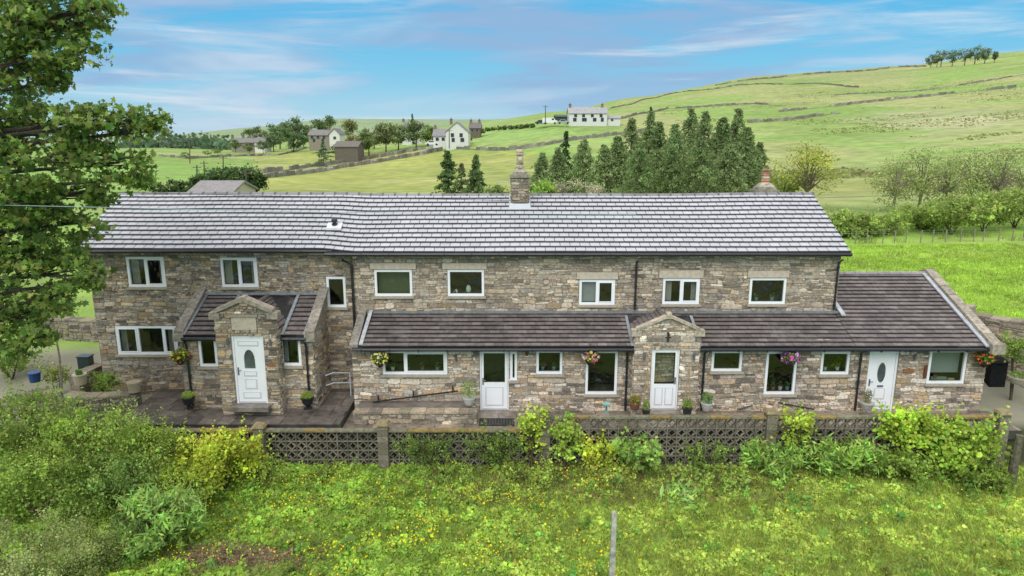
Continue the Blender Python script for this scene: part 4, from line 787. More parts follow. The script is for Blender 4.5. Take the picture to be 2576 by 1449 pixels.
q=at(205,885,23.); mb=MB(); mb.box(q.x-.2,q.x+.2,23,23.3,.6,1.15,(.03,.05,.045)); mb.box(q.x-.22,q.x+.22,22.97,23.33,1.151,1.19,(.04,.06,.055)); setp(mb.build('storage_box',mPlastic),'dark green utility box beside the left corner of the house','box')
mb=MB()
for dz in (0,-.35): mb.tube([at(818,945,21.4)+Vector((0,0,dz)),at(838,938,21.5)+Vector((0,0,dz)),at(880,938,21.8)+Vector((0,0,dz))],.022,6,(.5,.52,.54))
mb.tube([at(880,938,21.8),at(880,938,21.8)+Vector((0,0,-.9))],.022,6,(.5,.52,.54)); setp(mb.build('handrail',mPlastic),'galvanised handrail in the gap right of the stone porch','handrail')
def cable(pts,lab,c=(.03,.03,.03),r=.008):
    mb=MB(); P_=[at(*p) for p in pts]; Q=[]
    for a,b in zip(P_[:-1],P_[1:]):
        for k in range(8): Q.append(a.lerp(b,k/8))
    Q.append(P_[-1]); mb.tube(Q,r,4,c); setp(mb.build('overhead_cable',mPlastic),lab,'cable')
cable([(-300,470,18),(650,492,20),(1300,505,21)],'dark overhead cable crossing the left tree level with the ridge')
cable([(-300,510,15),(0,516,15.5),(800,534,17.5),(1600,540,18)],'pale overhead cable running low across the left part of the roof',(.3,.42,.42))
cable([(2060,498,24),(2300,490,30),(2700,440,40)],'overhead cable leaving the right end of the main roof')
# ---------------- background trees
def conifer(px,pyt,Y,w,c,label,group=None,n=2600,name='conifer_tree',droop=.35,pw=.75,ls=None,sp=0.):
    tp_=at(px,pyt,Y); zb=T(tp_.x,Y); h=tp_.z-zb; t=thing(name,label,'tree',(tp_.x,Y,zb),group); mb=MB(); mb.tube([(tp_.x,Y,zb-.3),(tp_.x,Y,zb+h*.98)],[.02*h+.03,.02],7,(.16,.13,.1))
    nb=int(n/24); f=rng.random(nb)*.98+.02; az=rng.uniform(0,6.28,nb); rad=w*np.clip((1-f)**pw,.04,1)*np.exp(rng.normal(-.1,.28,nb))
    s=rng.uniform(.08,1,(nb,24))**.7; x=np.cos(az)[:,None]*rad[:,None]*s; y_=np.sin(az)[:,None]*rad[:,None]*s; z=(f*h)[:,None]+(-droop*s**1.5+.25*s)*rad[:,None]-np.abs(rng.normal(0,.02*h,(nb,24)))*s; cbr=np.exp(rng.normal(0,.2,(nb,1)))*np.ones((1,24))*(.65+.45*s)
    for i in range(0,nb,5): r_=rad[i]*.85; mb.tube([(tp_.x,Y,zb+f[i]*h),(tp_.x+math.cos(az[i])*r_,Y+math.sin(az[i])*r_,zb+f[i]*h-.1*r_)],[.03,.01],4,(.16,.13,.1))
    mb.build('trunk',mBark,t)
    pts=np.stack([x+rng.normal(0,.04*w,(nb,24))+tp_.x,y_+rng.normal(0,.04*w,(nb,24))+Y,z+zb],-1).reshape(-1,3); cc=np.clip(np.array(c)*cbr.reshape(-1,1)*(1+rng.normal(0,.07,(nb*24,3))),.005,.5)
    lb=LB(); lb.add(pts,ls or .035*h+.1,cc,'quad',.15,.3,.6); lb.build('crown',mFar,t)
def decid(px,pyt,Y,w,c,label,group=None,n=2500,name='tree',open_=.5,ls=None,G=None,trunk=(.12,.1,.08),hcf=.36):
    if G is None: tp_=at(px,pyt,Y); zb=T(tp_.x,Y)
    else: g=gat(px,G); Y=g.y; tp_=at(px,pyt,Y); zb=g.z; w=w*Y/F
    h=max(tp_.z-zb,1.); t=thing(name,label,'tree',(tp_.x,Y,zb),group); mb=MB(); mb.tube([(tp_.x,Y,zb-.3),(tp_.x+.02*h,Y,zb+h*.45)],[.03*h,.015*h],7,trunk)
    lb=LB(); hc=h*hcf; cz=zb+h*(1-hcf-.02); m=int(16+14*open_); cc=ball(m,.4)*np.array((w,w,hc)); cr=.34*min(w,hc)
    for i in range(m):
        e=Vector((tp_.x+cc[i][0],Y+cc[i][1],cz+cc[i][2])); mb.tube([(tp_.x+.01*h,Y,zb+h*.3),Vector((tp_.x,Y,zb+h*.4)).lerp(e,.5)+Vector((0,0,.04*h)),e],[.012*h,.008*h,.002*h],4,trunk)
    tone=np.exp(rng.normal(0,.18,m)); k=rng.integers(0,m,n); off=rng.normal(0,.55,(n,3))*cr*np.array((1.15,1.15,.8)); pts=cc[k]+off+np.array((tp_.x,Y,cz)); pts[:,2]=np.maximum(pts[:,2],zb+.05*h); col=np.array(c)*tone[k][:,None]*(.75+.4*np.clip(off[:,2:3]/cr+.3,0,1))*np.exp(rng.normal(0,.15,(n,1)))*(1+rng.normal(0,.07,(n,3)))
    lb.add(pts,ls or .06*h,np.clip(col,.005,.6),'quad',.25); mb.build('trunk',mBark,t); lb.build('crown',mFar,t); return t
CG=(.135,.19,.085); CG2=(.165,.22,.105)
K=[(1365,385,95,3.2,CG2),(1405,372,92,3.5,CG2),(1425,330,98,2.2,(.06,.10,.04)),(1470,350,90,3.8,CG2),(1520,362,86,3.6,CG2),(1555,340,88,3.7,CG),(1590,296,92,4.1,CG2),(1638,278,96,3.9,CG2),(1660,306,84,3.8,CG),(1700,312,82,3.9,CG),(1740,273,92,4.4,CG2),(1775,280,88,4.3,CG2),(1820,292,84,4.4,CG),(1858,273,90,4.2,CG2),(1880,318,82,3.9,CG),(1912,358,86,3.0,CG2)]
nm=['first','second','third','fourth','fifth','sixth','seventh','eighth','ninth','tenth','eleventh','twelfth','thirteenth','fourteenth','fifteenth','sixteenth']
Ks=sorted(K[:16],key=lambda k:k[0])
for i,k in enumerate(Ks):
    dk=k[0]==1425
    lab=f'{nm[i]} conifer from the left in the plantation behind the right half of the roof' if not dk else 'dark narrow spruce poking above the left end of the plantation'
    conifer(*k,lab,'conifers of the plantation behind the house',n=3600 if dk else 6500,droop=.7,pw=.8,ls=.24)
conifer(1638,270,97,1.1,(.07,.11,.045),'slender dark spruce tip rising above the middle of the plantation','conifers of the plantation behind the house',n=1800,ls=.28)
conifer(1610,362,78,3.7,CG,'shorter front row conifer left of the plantation middle','conifers of the plantation behind the house',n=5000,droop=.6,pw=.62,ls=.22)
conifer(1690,368,77,3.6,CG,'shorter front row conifer between the other two front row trees','conifers of the plantation behind the house',n=5000,droop=.6,pw=.62,ls=.22)
conifer(1765,352,76,4.0,CG,'shorter front row conifer at the plantation middle','conifers of the plantation behind the house',n=5000,droop=.6,pw=.62,ls=.22)
conifer(1840,362,77,3.6,CG2,'shorter front row conifer at the right end of the plantation','conifers of the plantation behind the house',n=5000,droop=.6,pw=.62,ls=.22)
conifer(1126,380,66,1.9,(.085,.13,.055),'dark spruce left of the chimney, taller of the pair',None,5000,'spruce_tree',ls=.22); conifer(1198,388,66,1.6,(.10,.145,.065),'slimmer spruce just left of the chimney',None,4500,'spruce_tree',ls=.22)
conifer(1160,412,70,1.5,(.15,.18,.09),'small olive conifer between the two spruces',None,2500,ls=.22)
decid(1240,455,62,1.2,(.14,.19,.07),'small green shrub tree between spruce and chimney',n=900)
decid(1370,455,60,1.3,(.2,.3,.07),'light green shrub behind the chimney right side',n=1200,name='shrub')
decid(1455,440,60,2.4,(.30,.27,.22),'pale blossom covered shrub in front of the plantation',n=1900,name='shrub',ls=.14)
decid(1340,470,58,1.0,(.12,.17,.06),'small dark shrub just right of the chimney',n=700,name='shrub')
decid(2040,358,64,2.9,(.27,.29,.07),'airy yellow green ash tree right of the rear chimney',n=1900,ls=.18,open_=1.2,trunk=(.2,.17,.12))
decid(1975,420,66,1.6,(.18,.23,.06),'small green tree between plantation and ash tree',n=1100)
for i,(px,pt,Y,w) in enumerate([(2262,395,62,2.0),(2330,375,64,2.4),(2395,376,60,2.4),(2460,364,62,2.6),(2530,366,60,2.7),(2600,360,62,2.8)]):
    decid(px,pt,Y,w,(.22,.265,.11),['leftmost feathery willow in the row beyond the right field','second feathery willow from the left beyond the right field','third feathery willow from the left beyond the right field','fourth feathery willow from the left beyond the right field','fifth feathery willow from the left beyond the right field','rightmost feathery willow cut by the right frame edge'][i],'willows beyond the right hand field',n=2800,ls=.14,open_=2.2,name='willow_tree',trunk=(.25,.21,.16),hcf=.44)
for i,(px,py,rx,rz) in enumerate([(2150,565,2.1,.95),(2215,572,1.9,.85),(2320,548,2.4,.95),(2400,535,2.6,1.0),(2480,527,2.4,1.1),(2560,520,2.6,1.2),(2110,580,1.2,.8)]):
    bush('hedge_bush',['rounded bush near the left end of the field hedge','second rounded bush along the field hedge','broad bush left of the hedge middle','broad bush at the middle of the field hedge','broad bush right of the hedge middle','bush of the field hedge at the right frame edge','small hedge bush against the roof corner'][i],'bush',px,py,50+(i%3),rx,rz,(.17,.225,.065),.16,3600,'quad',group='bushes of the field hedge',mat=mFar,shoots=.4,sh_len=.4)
for i in range(15):
    px=2120+i*33+random.uniform(-5,5); py=600-i*3.2; g=at(px,py,47); x=g.x; z=T(x,47); mb=MB(); mb.box(x-.025,x+.025,46.97,47.03,z-.2,z+.9,(.26,.24,.19)); o_=mb.build('fence_post',mBark); setp(o_,'weathered wooden fence post in the wire fence along the field hedge','post','posts of the field fence')
mb=MB()
for k in (.4,.7,.85):
    pts=[(at(2120+i*33,600-i*3.2,47).x,46.95,0) for i in range(15)]; pts=[(x,y,T(x,47)+k) for x,y,z in pts]; mb.tube(pts,.005,4,(.25,.25,.24))
setp(mb.build('fence_wire',mPlastic),'three strand wire strung along the field fence posts','wire')
lb=LB(); n=14000; X=rng.uniform(17,40,n); Y=rng.uniform(27,50,n); dd=np.array([noise.noise(Vector((a*.5,b*.5,31))) for a,b in zip(X,Y)]); k=dd>.38-.006*(Y-27); X,Y=X[k],Y[k]; Z=np.array([T(a,b) for a,b in zip(X,Y)]); lb.blades(np.stack([X,Y,Z],1),.35,.04,jit((.17,.2,.08),len(X),.25),.25)
setp(lb.build('rushes',mLeaf),'tufts of rushes in the right hand field','rushes',kind='stuff')
lb=LB(); n=70000; X=rng.uniform(11,34,n); Y=rng.uniform(25.5,46,n); Z=np.array([T(a,b) for a,b in zip(X,Y)]); dn=np.array([noise.noise(Vector((a*.4,b*.4,8)))+.6*noise.noise(Vector((a*1.3,b*1.3,18))) for a,b in zip(X,Y)])[:,None]; lb.blades(np.stack([X,Y,Z],1),.09,.06,np.clip(np.array((.22,.32,.06))*(1+.35*dn)*np.exp(rng.normal(0,.2,(n,1))),.01,.6),.5); setp(lb.build('field_grass',mLeaf),'short bright pasture grass right of the house','grass',kind='stuff')
for i,(px,pt,Y,w) in enumerate([(512,438,100,1.9),(560,422,98,2.6),(612,420,96,2.6),(640,432,97,1.6)]):
    t=at(px,pt,Y); z=T(t.x,Y); bush('cypress_bush',['leftmost small dark cypress behind the bungalow roof','tall dark rounded cypress second from left behind the bungalow roof','tall dark rounded cypress third from left behind the bungalow roof','rightmost dark cypress behind the bungalow roof'][i],'bush',px,(pt+480)/2,Y,w,(t.z-z)/2*.9,(.06,.095,.04),.3,2500,mat=mFar,shoots=.2,sh_len=.3)
bush('hedge','clipped dark green hedge left of the bungalow roof','hedge',435,472,92,3.3,.8,(.07,.105,.045),.25,3000,ry=.8,mat=mFar,shoots=.0)
FT=[(640,318,362,46,(.11,.15,.08)),(700,308,376,60,(.10,.145,.075)),(745,298,374,56,(.11,.16,.08)),(812,290,350,46,(.10,.145,.075)),(685,332,382,40,(.11,.16,.08)),(735,332,382,46,(.10,.15,.075)),
(878,300,358,32,(.2,.21,.11)),(885,340,400,26,(.2,.2,.11)),(925,325,392,42,(.14,.18,.08)),(968,308,387,46,(.15,.18,.09)),(1000,314,380,48,(.12,.165,.075)),(1045,305,374,50,(.12,.165,.075)),(1075,316,370,30,(.15,.21,.07)),(940,325,375,34,(.13,.15,.08)),(1210,322,345,16,(.15,.19,.07)),(545,372,392,22,(.14,.19,.07)),(520,378,395,18,(.2,.24,.08)),(465,382,400,20,(.13,.18,.07)),
(590,352,384,24,(.13,.17,.08)),(660,356,386,26,(.11,.155,.075)),(762,336,370,30,(.10,.145,.07)),(858,345,376,22,(.14,.18,.08)),(912,346,386,28,(.12,.165,.075)),(1098,340,366,18,(.13,.18,.07)),(1180,340,362,14,(.13,.18,.07)),(625,358,386,22,(.14,.18,.08)),(845,362,394,20,(.13,.18,.08)),(800,350,376,16,(.13,.18,.08))]
fl=['grey green tree at the left of the farm trees','large dark tree left of the stone farmhouse','large rounded tree left above the stone farmhouse','dark tree crown behind the stone farmhouse roof','lower dark tree at the left front of the farm grove','lower dark tree right front of the farm grove','pale bare topped tree right of the stone farmhouse','lone olive tree in front of the dark barn','leafy tree right of the dark barn','tall thin crowned tree between barn and white houses','broad tree left of the white gabled house drive','broad green tree directly left of the white gabled house','bright narrow tree touching the white gabled house','slim sparse tree behind the barn','small tree right of the brown cottage','small round tree right of the stone terrace hedge','small yellow green tree on the far left field edge','small tree at the left end of the far field edge',
'low tree before the left end of the brown terrace','low tree at the white end house','low tree touching the left gable of the stone farmhouse','small tree above the barn roof','small tree at the right end of the barn','garden shrub tree at the left corner of the white gabled house','garden shrub tree at the right corner of the white gabled house','small tree before the middle of the brown terrace','round tree covering the left end of the dark barn','low tree before the front of the stone farmhouse']
for (px,pt,pb,w,c),l in zip(FT,fl): decid(px,pt,0,w*.62,c,l,G=pb,n=1900)
conifer(812,355,190,2.8,(.12,.165,.1),'dark conical tree below the stone farmhouse',None,1800)
conifer(1037,286,262,1.8,(.08,.12,.06),'dark spruce tip above the farm trees',None,900)
for i,(px,pt,pb,w) in enumerate([(2345,140,160,22),(2372,125,158,34),(2400,128,157,30),(2432,122,155,30),(2458,115,152,32),(2482,120,151,22),(2360,140,160,18),(2505,128,148,12)]):
    decid(px,pt-1,0,w*.5,(.13,.17,.10),'windswept tree in the clump on the hilltop at upper right','hilltop tree clump',G=pb+6,n=600,ls=.9,open_=.3)
for i in range(9):
    px=1228+i*14; decid(px,322-i*1.2,0,7,(.11,.16,.055),'small roadside bush in the line left of the parked van','line of bushes left of the white farmhouse',G=331-i*1.2,n=160,ls=.9,name='bush')
lb=LB(); n=5000
pp=[gat(rng.uniform(330,560),rng.uniform(378,388),350) for _ in range(60)]; pa=np.array([tuple(p) for p in pp]); k=rng.integers(0,60,n); lb.add(pa[k]+rng.normal(0,1,(n,3))*np.array((5,6,2.5))+np.array((0,0,3)),2.2,jit((.08,.12,.08),n,.2),'quad'); setp(lb.build('distant_wood',mFar),'dark distant woodland across the valley at far left','woodland',kind='stuff')
def fwall(pts,label,h=1.1,w=.6,c=(.215,.205,.18)):
    Q=[]
    for (a,b) in zip(pts[:-1],pts[1:]):
        n=max(2,int(abs(b[0]-a[0])/10))
        for k in range(n): f=k/n; Q.append(gat(a[0]+(b[0]-a[0])*f,a[1]+(b[1]-a[1])*f))
    Q.append(gat(*pts[-1])); mb=MB()
    for p,q in zip(Q[:-1],Q[1:]):
        if (q-p).length>120: continue
        n=max(1,int((q-p).length/3)); d=(q-p)
        for k in range(n):
            a=p+d*k/n;b=p+d*(k+1)/n; a.z=T(a.x,a.y)-.3;b.z=T(b.x,b.y)-.3; nn=Vector((d.y,-d.x,0)).normalized()*w; hh=h+.3+random.uniform(-.4,.15)
            if noise.noise(Vector((a.x*.05,a.y*.05,40)))>.3: hh=.5
            mb.beam(a,b,nn,(0,0,hh),tuple(np.array(c)*random.uniform(.7,1.3)))
    setp(mb.build('dry_stone_wall',mStone),label,'wall')
fwall([(660,437),(800,420),(950,397),(1070,377)],'dry stone wall on the upper side of the lane to the white houses')
fwall([(668,449),(800,434),(960,409),(1075,388),(1112,380)],'dry stone wall on the lower side of the lane to the white houses')
fwall([(1150,376),(1250,381),(1340,372),(1440,352),(1560,338),(1640,330)],'dry stone wall curving below the white farmhouse field')
fwall([(1880,312),(1990,302),(2080,288),(2112,284)],'dry stone wall right of the plantation on the hillside')
fwall([(1960,283),(2200,258),(2400,234),(2576,214),(2700,205)],'long dry stone wall crossing the hillside to the right edge',h=1.2)
fwall([(1530,274),(1700,234),(1850,213),(2000,209),(2160,218)],'dry stone wall climbing the hillside above the white farmhouse',h=1.0)
fwall([(1800,211),(1980,191),(2200,174),(2330,163)],'skyline dry stone wall along the top of the hill',h=1.5)
fwall([(1560,300),(1680,272),(1900,262),(1975,268)],'dry stone wall above the plantation treetops',h=1.0)
fwall([(2100,240),(2300,226),(2576,188)],'upper dry stone wall on the right hand hillside',h=.8)
fwall([(400,395),(480,400),(600,394),(700,390),(780,372)],'field wall along the near edge of the far left field',h=.8,w=.5)
mb=MB(); Q=[gat(*p) for p in ((655,443),(800,427),(950,403),(1072,382),(1100,372),(1085,362))]
for p,q in zip(Q[:-1],Q[1:]):
    d=q-p;n=10
    for k in range(n):
        a=p+d*k/n;b=p+d*(k+1)/n; nn=Vector((d.y,-d.x,0)).normalized()*2.0; f=lambda v:(v.x,v.y,T(v.x,v.y)+.12); mb.face([f(a-nn),f(b-nn),f(b+nn),f(a+nn)],(.25,.25,.25))
setp(mb.build('road',mFlag),kind='structure')
lb=LB(); n=22000; px_=rng.uniform(1650,2650,n); yy=np.exp(rng.uniform(math.log(95),math.log(420),n)); XX=(px_-CX)/F*yy*.985; nn1=np.array([noise.noise(Vector((a*.02,b*.03,77)))+.5*noise.noise(Vector((a*.08,b*.1,7))) for a,b in zip(XX,yy)]); k=nn1>.14; XX,yy,nn1=XX[k],yy[k],nn1[k]
ZZ=np.array([T(a,b) for a,b in zip(XX,yy)]); cst=np.where((rng.random(len(XX))<.5)[:,None],np.array([[.20,.19,.095]]),np.array([[.155,.195,.075]]))
lb.add(np.stack([XX,yy,ZZ+.08],1),.65,np.clip(cst*np.exp(rng.normal(0,.15,(len(XX),1))),.01,.5),'round',.9)
setp(lb.build('moor_tussocks',mFar),'rough tussocks of brown and green moor grass on the hillside','rough grass',kind='stuff')
def fhouse(name,label,px0,px1,pyb,pye,pyr,Y,wc,rc,dep=7.,wins=(),chim=(),gable=None):
    a=at(px0,pyb,Y);b=at(px1,pyb,Y); ze=at(0,pye,Y).z; zr=at(0,pyr,Y+dep/2).z; zb=a.z-3; t=thing(name,label,'house',((a.x+b.x)/2,Y,a.z)); mb=MB(); x0,x1=a.x,b.x; stn=wc[0]<.4
    mb.box(x0,x1,Y,Y+dep,zb,ze,wc)
    if gable!='x':
        for x in (x0,x1): mb.face([(x,Y,ze),(x,Y+dep,ze),(x,Y+dep/2,zr)],wc)
    else:
        zr=at(0,pyr,Y).z
        for yy in (Y,Y+dep): mb.face([(x0,yy,ze),(x1,yy,ze),((x0+x1)/2,yy,zr)],wc)
    mb.build('wall',mSoil if stn else mPaint,t); mb=MB(); e=.3
    if gable!='x':
        for s in (0,1):
            y0=Y-e if s==0 else Y+dep+e; yr=Y+dep/2; mb.hexa([(x0-e,y0,ze-.15),(x1+e,y0,ze-.15),(x1+e,yr,zr),(x0-e,yr,zr),(x0-e,y0,ze+.05),(x1+e,y0,ze+.05),(x1+e,yr,zr+.25),(x0-e,yr,zr+.25)],rc)
    else:
        xm=(x0+x1)/2
        for s in (0,1):
            xx=x0-e if s==0 else x1+e; mb.hexa([(xx,Y-e,ze-.2),(xm,Y-e,zr),(xm,Y+dep+e,zr),(xx,Y+dep+e,ze-.2),(xx,Y-e,ze),(xm,Y-e,zr+.25),(xm,Y+dep+e,zr+.25),(xx,Y+dep+e,ze)],rc)
    rf=mb.build('roof',mSoil,t)
    for px in chim:
        q=at(px,pyr,Y+dep/2); mb=MB(); mb.box(q.x-.4,q.x+.4,Y+dep/2-.35,Y+dep/2+.35,zr-.5,zr+1.1,(.2,.17,.14)); mb.box(q.x-.47,q.x+.47,Y+dep/2-.42,Y+dep/2+.42,zr+1.1,zr+1.22,(.15,.13,.1)); mb.lathe((q.x,Y+dep/2,zr+1.2),[(.15,0),(.12,.5)],8,(.35,.2,.12)); mb.build('chimney',mCope,rf)
    for (pxw,pyw,w,h) in wins:
        q=at(pxw,pyw,Y); mb=MB(); mb.box(q.x-w/2-.1,q.x+w/2+.1,Y-.06,Y+.02,q.z-h/2-.1,q.z+h/2+.1,(.7,.7,.7) if not stn else (.3,.28,.25)); wn=mb.build('window',mPaint,t); mb=MB(); mb.box(q.x-w/2,q.x+w/2,Y-.09,Y-.062,q.z-h/2,q.z+h/2,(.03,.035,.04)); mb.build('pane',mPlastic,wn)
    return t
WHT=(.66,.66,.61); GS=(.26,.25,.26); ST=(.27,.235,.19); DR=(.22,.205,.20)
fhouse('farmhouse','long white farmhouse on the hillside beside the parked van',1431,1527,307,285,271,238,WHT,(.36,.36,.36),7,[(1448,291,1,1),(1468,291,1,1),(1490,291,1,1),(1512,291,1,1),(1446,301,1.2,1.2),(1470,301,1.6,1.2),(1496,301,1.2,1.2),(1515,301,1,1.3)],(1434,1515))
fhouse('outbuilding','low white lean-to joined to the right of the hillside farmhouse',1528,1560,307,297,292,239,WHT,(.36,.36,.36),5,[(1540,302,.8,.7)])
fhouse('shed','dark green barn behind the parked van',1398,1428,306,293,290,250,(.05,.08,.06),(.1,.13,.12),8)
fhouse('gabled_house','white house with its gable facing forward beside the lane',1122,1178,360,332,308,215,WHT,GS,12,[(1138,340,1,1.2),(1160,340,1,1.2),(1140,352,1,1.2),(1163,352,1.2,1.2)],(1135,),gable='x')
fhouse('house_wing','white wing with grey roof joined left of the gabled white house',1090,1128,358,342,326,222,WHT,GS,8,[(1100,350,1,1),(1115,350,1,1)],(1095,))
fhouse('cottage','dark brown stone cottage right of the gabled white house',1181,1209,337,322,310,245,(.16,.12,.1),(.18,.16,.155),7,[(1188,328,.8,.8),(1200,328,.8,.8)],(1185,1206))
fhouse('white_cottage','white cottage glimpsed between the farm trees',1012,1060,345,322,308,262,WHT,GS,8,[(1025,330,1,1),(1045,330,1,1)],(1015,))
fhouse('stone_farmhouse','grey stone farmhouse among dark trees',777,830,358,340,328,250,ST,DR,8,[(785,345,.9,1.1),(800,345,.9,1.1),(815,345,.9,1.1),(790,353,.9,1.1),(812,353,.9,1.1)],(781,827))
fhouse('white_annexe','white gabled annexe joined to the right of the stone farmhouse',829,855,358,338,324,249,WHT,DR,8,[(842,347,1,1)],(),gable='x')
fhouse('terrace_houses','brown stone terrace at the far left of the hill',582,640,376,359,348,270,ST,DR,8,[(590,363,1,1.1),(605,363,1,1.1),(620,363,1,1.1),(634,363,1,1.1)],(585,612,638))
fhouse('white_end_house','white house at the right end of the brown terrace',641,665,377,358,347,269,WHT,DR,8,[(653,364,1,1.1)],(663,))
fhouse('barn','dark roofed stone barn in the field below the farm',842,900,386,369,357,205,(.15,.13,.105),(.18,.155,.135),9)
fhouse('bungalow','grey roofed bungalow just above the ridge at left',478,582,520,487,459,80,(.5,.45,.38),(.28,.26,.26),8)
def vehicle(px,pyb,Y,L,Hh,c,name,label,cat,van=False):
    q=at(px,pyb,Y); t=thing(name,label,cat,q); mb=MB(); l=L/2; x=q.x
    if van: prof=[(-l,.35),(-l,Hh*.98),(l*.45,Hh),(l*.68,Hh*.62),(l*.97,Hh*.48),(l,.35)]
    else: prof=[(-l,.3),(-l*.97,Hh*.6),(-l*.7,Hh*.65),(-l*.48,Hh*.98),(l*.2,Hh),(l*.5,Hh*.64),(l*.95,Hh*.52),(l,.3)]
    A=[Vector((x+a,Y,q.z+b)) for a,b in prof];Bk=[p+Vector((0,1.8,0)) for p in A]; mb.face(A,c); mb.face(Bk[::-1],c)
    for i in range(len(A)): j=(i+1)%len(A); mb.face([A[i],Bk[i],Bk[j],A[j]],c)
    mb.build('body',mPaint,t); mb=MB()
    if van: mb.box(x+l*.2,x+l*.5,Y-.02,Y+1.82,q.z+Hh*.62,q.z+Hh*.88,(.03,.03,.04))
    else: mb.box(x-l*.48,x+l*.25,Y-.02,Y+1.82,q.z+Hh*.66,q.z+Hh*.9,(.03,.03,.04))
    mb.build('side_window',mPlastic,t)
    for s in (-.62,.62):
        for yy in (Y-.03,Y+1.63): mb=MB(); mb.tube([(x+l*s,yy,q.z+.33),(x+l*s,yy+.2,q.z+.33)],.33,12,(.02,.02,.02)); mb.build('wheel',mPlastic,t)
vehicle(1384,312,236,5.2,2.1,(.75,.75,.75),'parked_van','white van parked left of the hillside farmhouse','van',True)
vehicle(1418,312,234,4.3,1.5,(.35,.36,.38),'parked_car','silver car parked between the van and the hillside farmhouse','car')
vehicle(1362,313,238,4.3,1.5,(.06,.065,.08),'parked_car','dark car parked left of the white van','car')
vehicle(1087,366,212,4.3,1.5,(.7,.7,.7),'parked_car','white car on the lane left of the gabled house','car')
def upole(px,pyt,pyb,Y,lab):
    a=at(px,pyt,Y);b=at(px,pyb,Y); t=thing('utility_pole',lab,'utility pole',b); mb=MB(); mb.tube([b-Vector((0,0,1)),a],[.15,.11],8,(.1,.08,.06)); mb.build('pole',mBark,t); mb=MB(); mb.box(a.x-.8,a.x+.8,Y-.06,Y+.06,a.z-.5,a.z-.38,(.1,.08,.06))
    for s in (-.7,.0,.7): mb.tube([(a.x+s,Y,a.z-.38),(a.x+s,Y,a.z-.2)],.05,6,(.3,.3,.3))
    mb.build('crossarm',mBark,t)
upole(1372,265,303,236,'utility pole rising beside the parked cars on the hill'); upole(477,350,410,190,'tall utility pole at the far left of the valley'); upole(561,392,425,150,'utility pole with crossarm in the far left field'); upole(495,415,445,130,'short utility pole above the clipped hedge'); upole(619,428,480,92,'utility pole beside the dark cypresses'); upole(1130,325,365,208,'utility pole in front of the gabled white house'); upole(513,405,432,140,'utility pole between hedge and field at left')
# ---------------- camera, light, world
cam=bpy.data.cameras.new('camera'); co=bpy.data.objects.new('camera',cam); col_.objects.link(co); co.location=(0,0,H); co.rotation_euler=(math.pi/2-P,0,0); cam.sensor_width=36; cam.lens=36*F/2576; cam.clip_end=6000; bpy.context.scene.camera=co
EL,AZ=math.radians(46),math.radians(195)
sd=Vector((math.sin(AZ)*math.cos(EL),math.cos(AZ)*math.cos(EL),math.sin(EL)))
s=bpy.data.lights.new('sun','SUN'); s.energy=2.0; s.angle=math.radians(45); s.color=(1,.975,.94); so=bpy.data.objects.new('sun',s); col_.objects.link(so); so.rotation_euler=(-sd).to_track_quat('-Z','Y').to_euler()
w=bpy.data.worlds.new('World'); bpy.context.scene.world=w; w.use_nodes=True; nt=w.node_tree; nd=nt.nodes; lk=nt.links; bg=nd['Background']; bg.inputs['Strength'].default_value=.12
KS=1/.12
sk=nd.new('ShaderNodeTexSky'); sk.sky_type='NISHITA'; sk.sun_disc=False; sk.sun_elevation=EL; sk.sun_rotation=AZ
tc=nd.new('ShaderNodeTexCoord'); sx=nd.new('ShaderNodeSeparateXYZ'); lk.new(tc.outputs['Generated'],sx.inputs[0])
def ramp(stops):
    r=nd.new('ShaderNodeValToRGB'); e=r.color_ramp.elements
    while len(e)<len(stops): e.new(.5)
    for k,(p,c) in enumerate(stops): e[k].position=p; e[k].color=(*c,1)
    return r
rp=ramp([(0,(.52,.71,.82)),(.03,(.40,.67,.83)),(.08,(.21,.59,.84)),(.17,(.08,.48,.83)),(.27,(.38,.62,.84)),(.38,(1.05,1.08,1.11)),(1,(1.42,1.42,1.42))]); lk.new(sx.outputs['Z'],rp.inputs[0])
def mul(c,k): v=nd.new('ShaderNodeVectorMath'); v.operation='SCALE'; v.inputs['Scale'].default_value=k; lk.new(c,v.inputs[0]); return v.outputs[0]
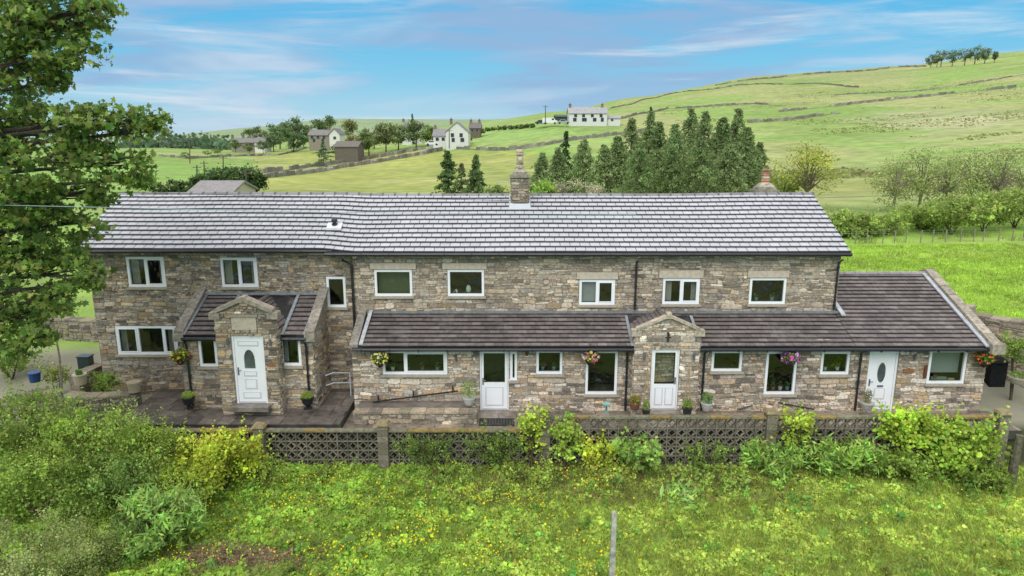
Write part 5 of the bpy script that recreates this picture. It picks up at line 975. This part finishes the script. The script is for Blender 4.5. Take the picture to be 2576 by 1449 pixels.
def mixc(f,a,b):
    m=nd.new('ShaderNodeMix'); m.data_type='RGBA'
    if isinstance(f,float): m.inputs[0].default_value=f
    else: lk.new(f,m.inputs[0])
    for s_,i in ((a,6),(b,7)):
        if isinstance(s_,tuple): m.inputs[i].default_value=(*s_,1)
        else: lk.new(s_,m.inputs[i])
    return m.outputs[2]
def cloud(scale,loc,rot,lo,hi,det=6,dist=.4,amt=1.,rg=.55):
    mp=nd.new('ShaderNodeMapping'); mp.inputs['Scale'].default_value=scale; mp.inputs['Location'].default_value=loc; mp.inputs['Rotation'].default_value=rot; lk.new(tc.outputs['Generated'],mp.inputs[0])
    n=nd.new('ShaderNodeTexNoise'); n.inputs['Scale'].default_value=1; n.inputs['Detail'].default_value=det; n.inputs['Roughness'].default_value=rg; n.inputs['Distortion'].default_value=dist; lk.new(mp.outputs[0],n.inputs['Vector'])
    r=nd.new('ShaderNodeMapRange'); r.interpolation_type='SMOOTHSTEP'; r.inputs['From Min'].default_value=lo; r.inputs['From Max'].default_value=hi; r.inputs['To Max'].default_value=amt; lk.new(n.outputs['Fac'],r.inputs['Value'])
    f=nd.new('ShaderNodeMapRange'); f.inputs['From Min'].default_value=.22; f.inputs['From Max'].default_value=.36; f.inputs['To Min'].default_value=1; f.inputs['To Max'].default_value=0; lk.new(sx.outputs['Z'],f.inputs['Value'])
    mm=nd.new('ShaderNodeMath'); mm.operation='MULTIPLY'; lk.new(r.outputs[0],mm.inputs[0]); lk.new(f.outputs[0],mm.inputs[1]); return mm.outputs[0]
base=mixc(.92,sk.outputs[0],mul(rp.outputs[0],KS))
c1=cloud((2.6,2.6,19),(3.1,0,0),(0,.05,0),.41,.62,8,.55,.85,.6)
c3=cloud((1.8,1.8,10),(1.3,5,2),(0,.04,0),.40,.56,4)
c2=cloud((2.4,2.4,30),(7.3,2,1),(0,.065,0),.51,.74,9,.5,.75,.6)
cc_=mixc(c3,(.56*KS,.69*KS,.84*KS),(.31*KS,.47*KS,.71*KS))
out=mixc(c2,mixc(c1,base,cc_),(.76*KS,.82*KS,.89*KS)); lk.new(out,bg.inputs['Color'])
sc=bpy.context.scene; sc.view_settings.view_transform='Standard'; sc.view_settings.look='None'; sc.view_settings.exposure=0
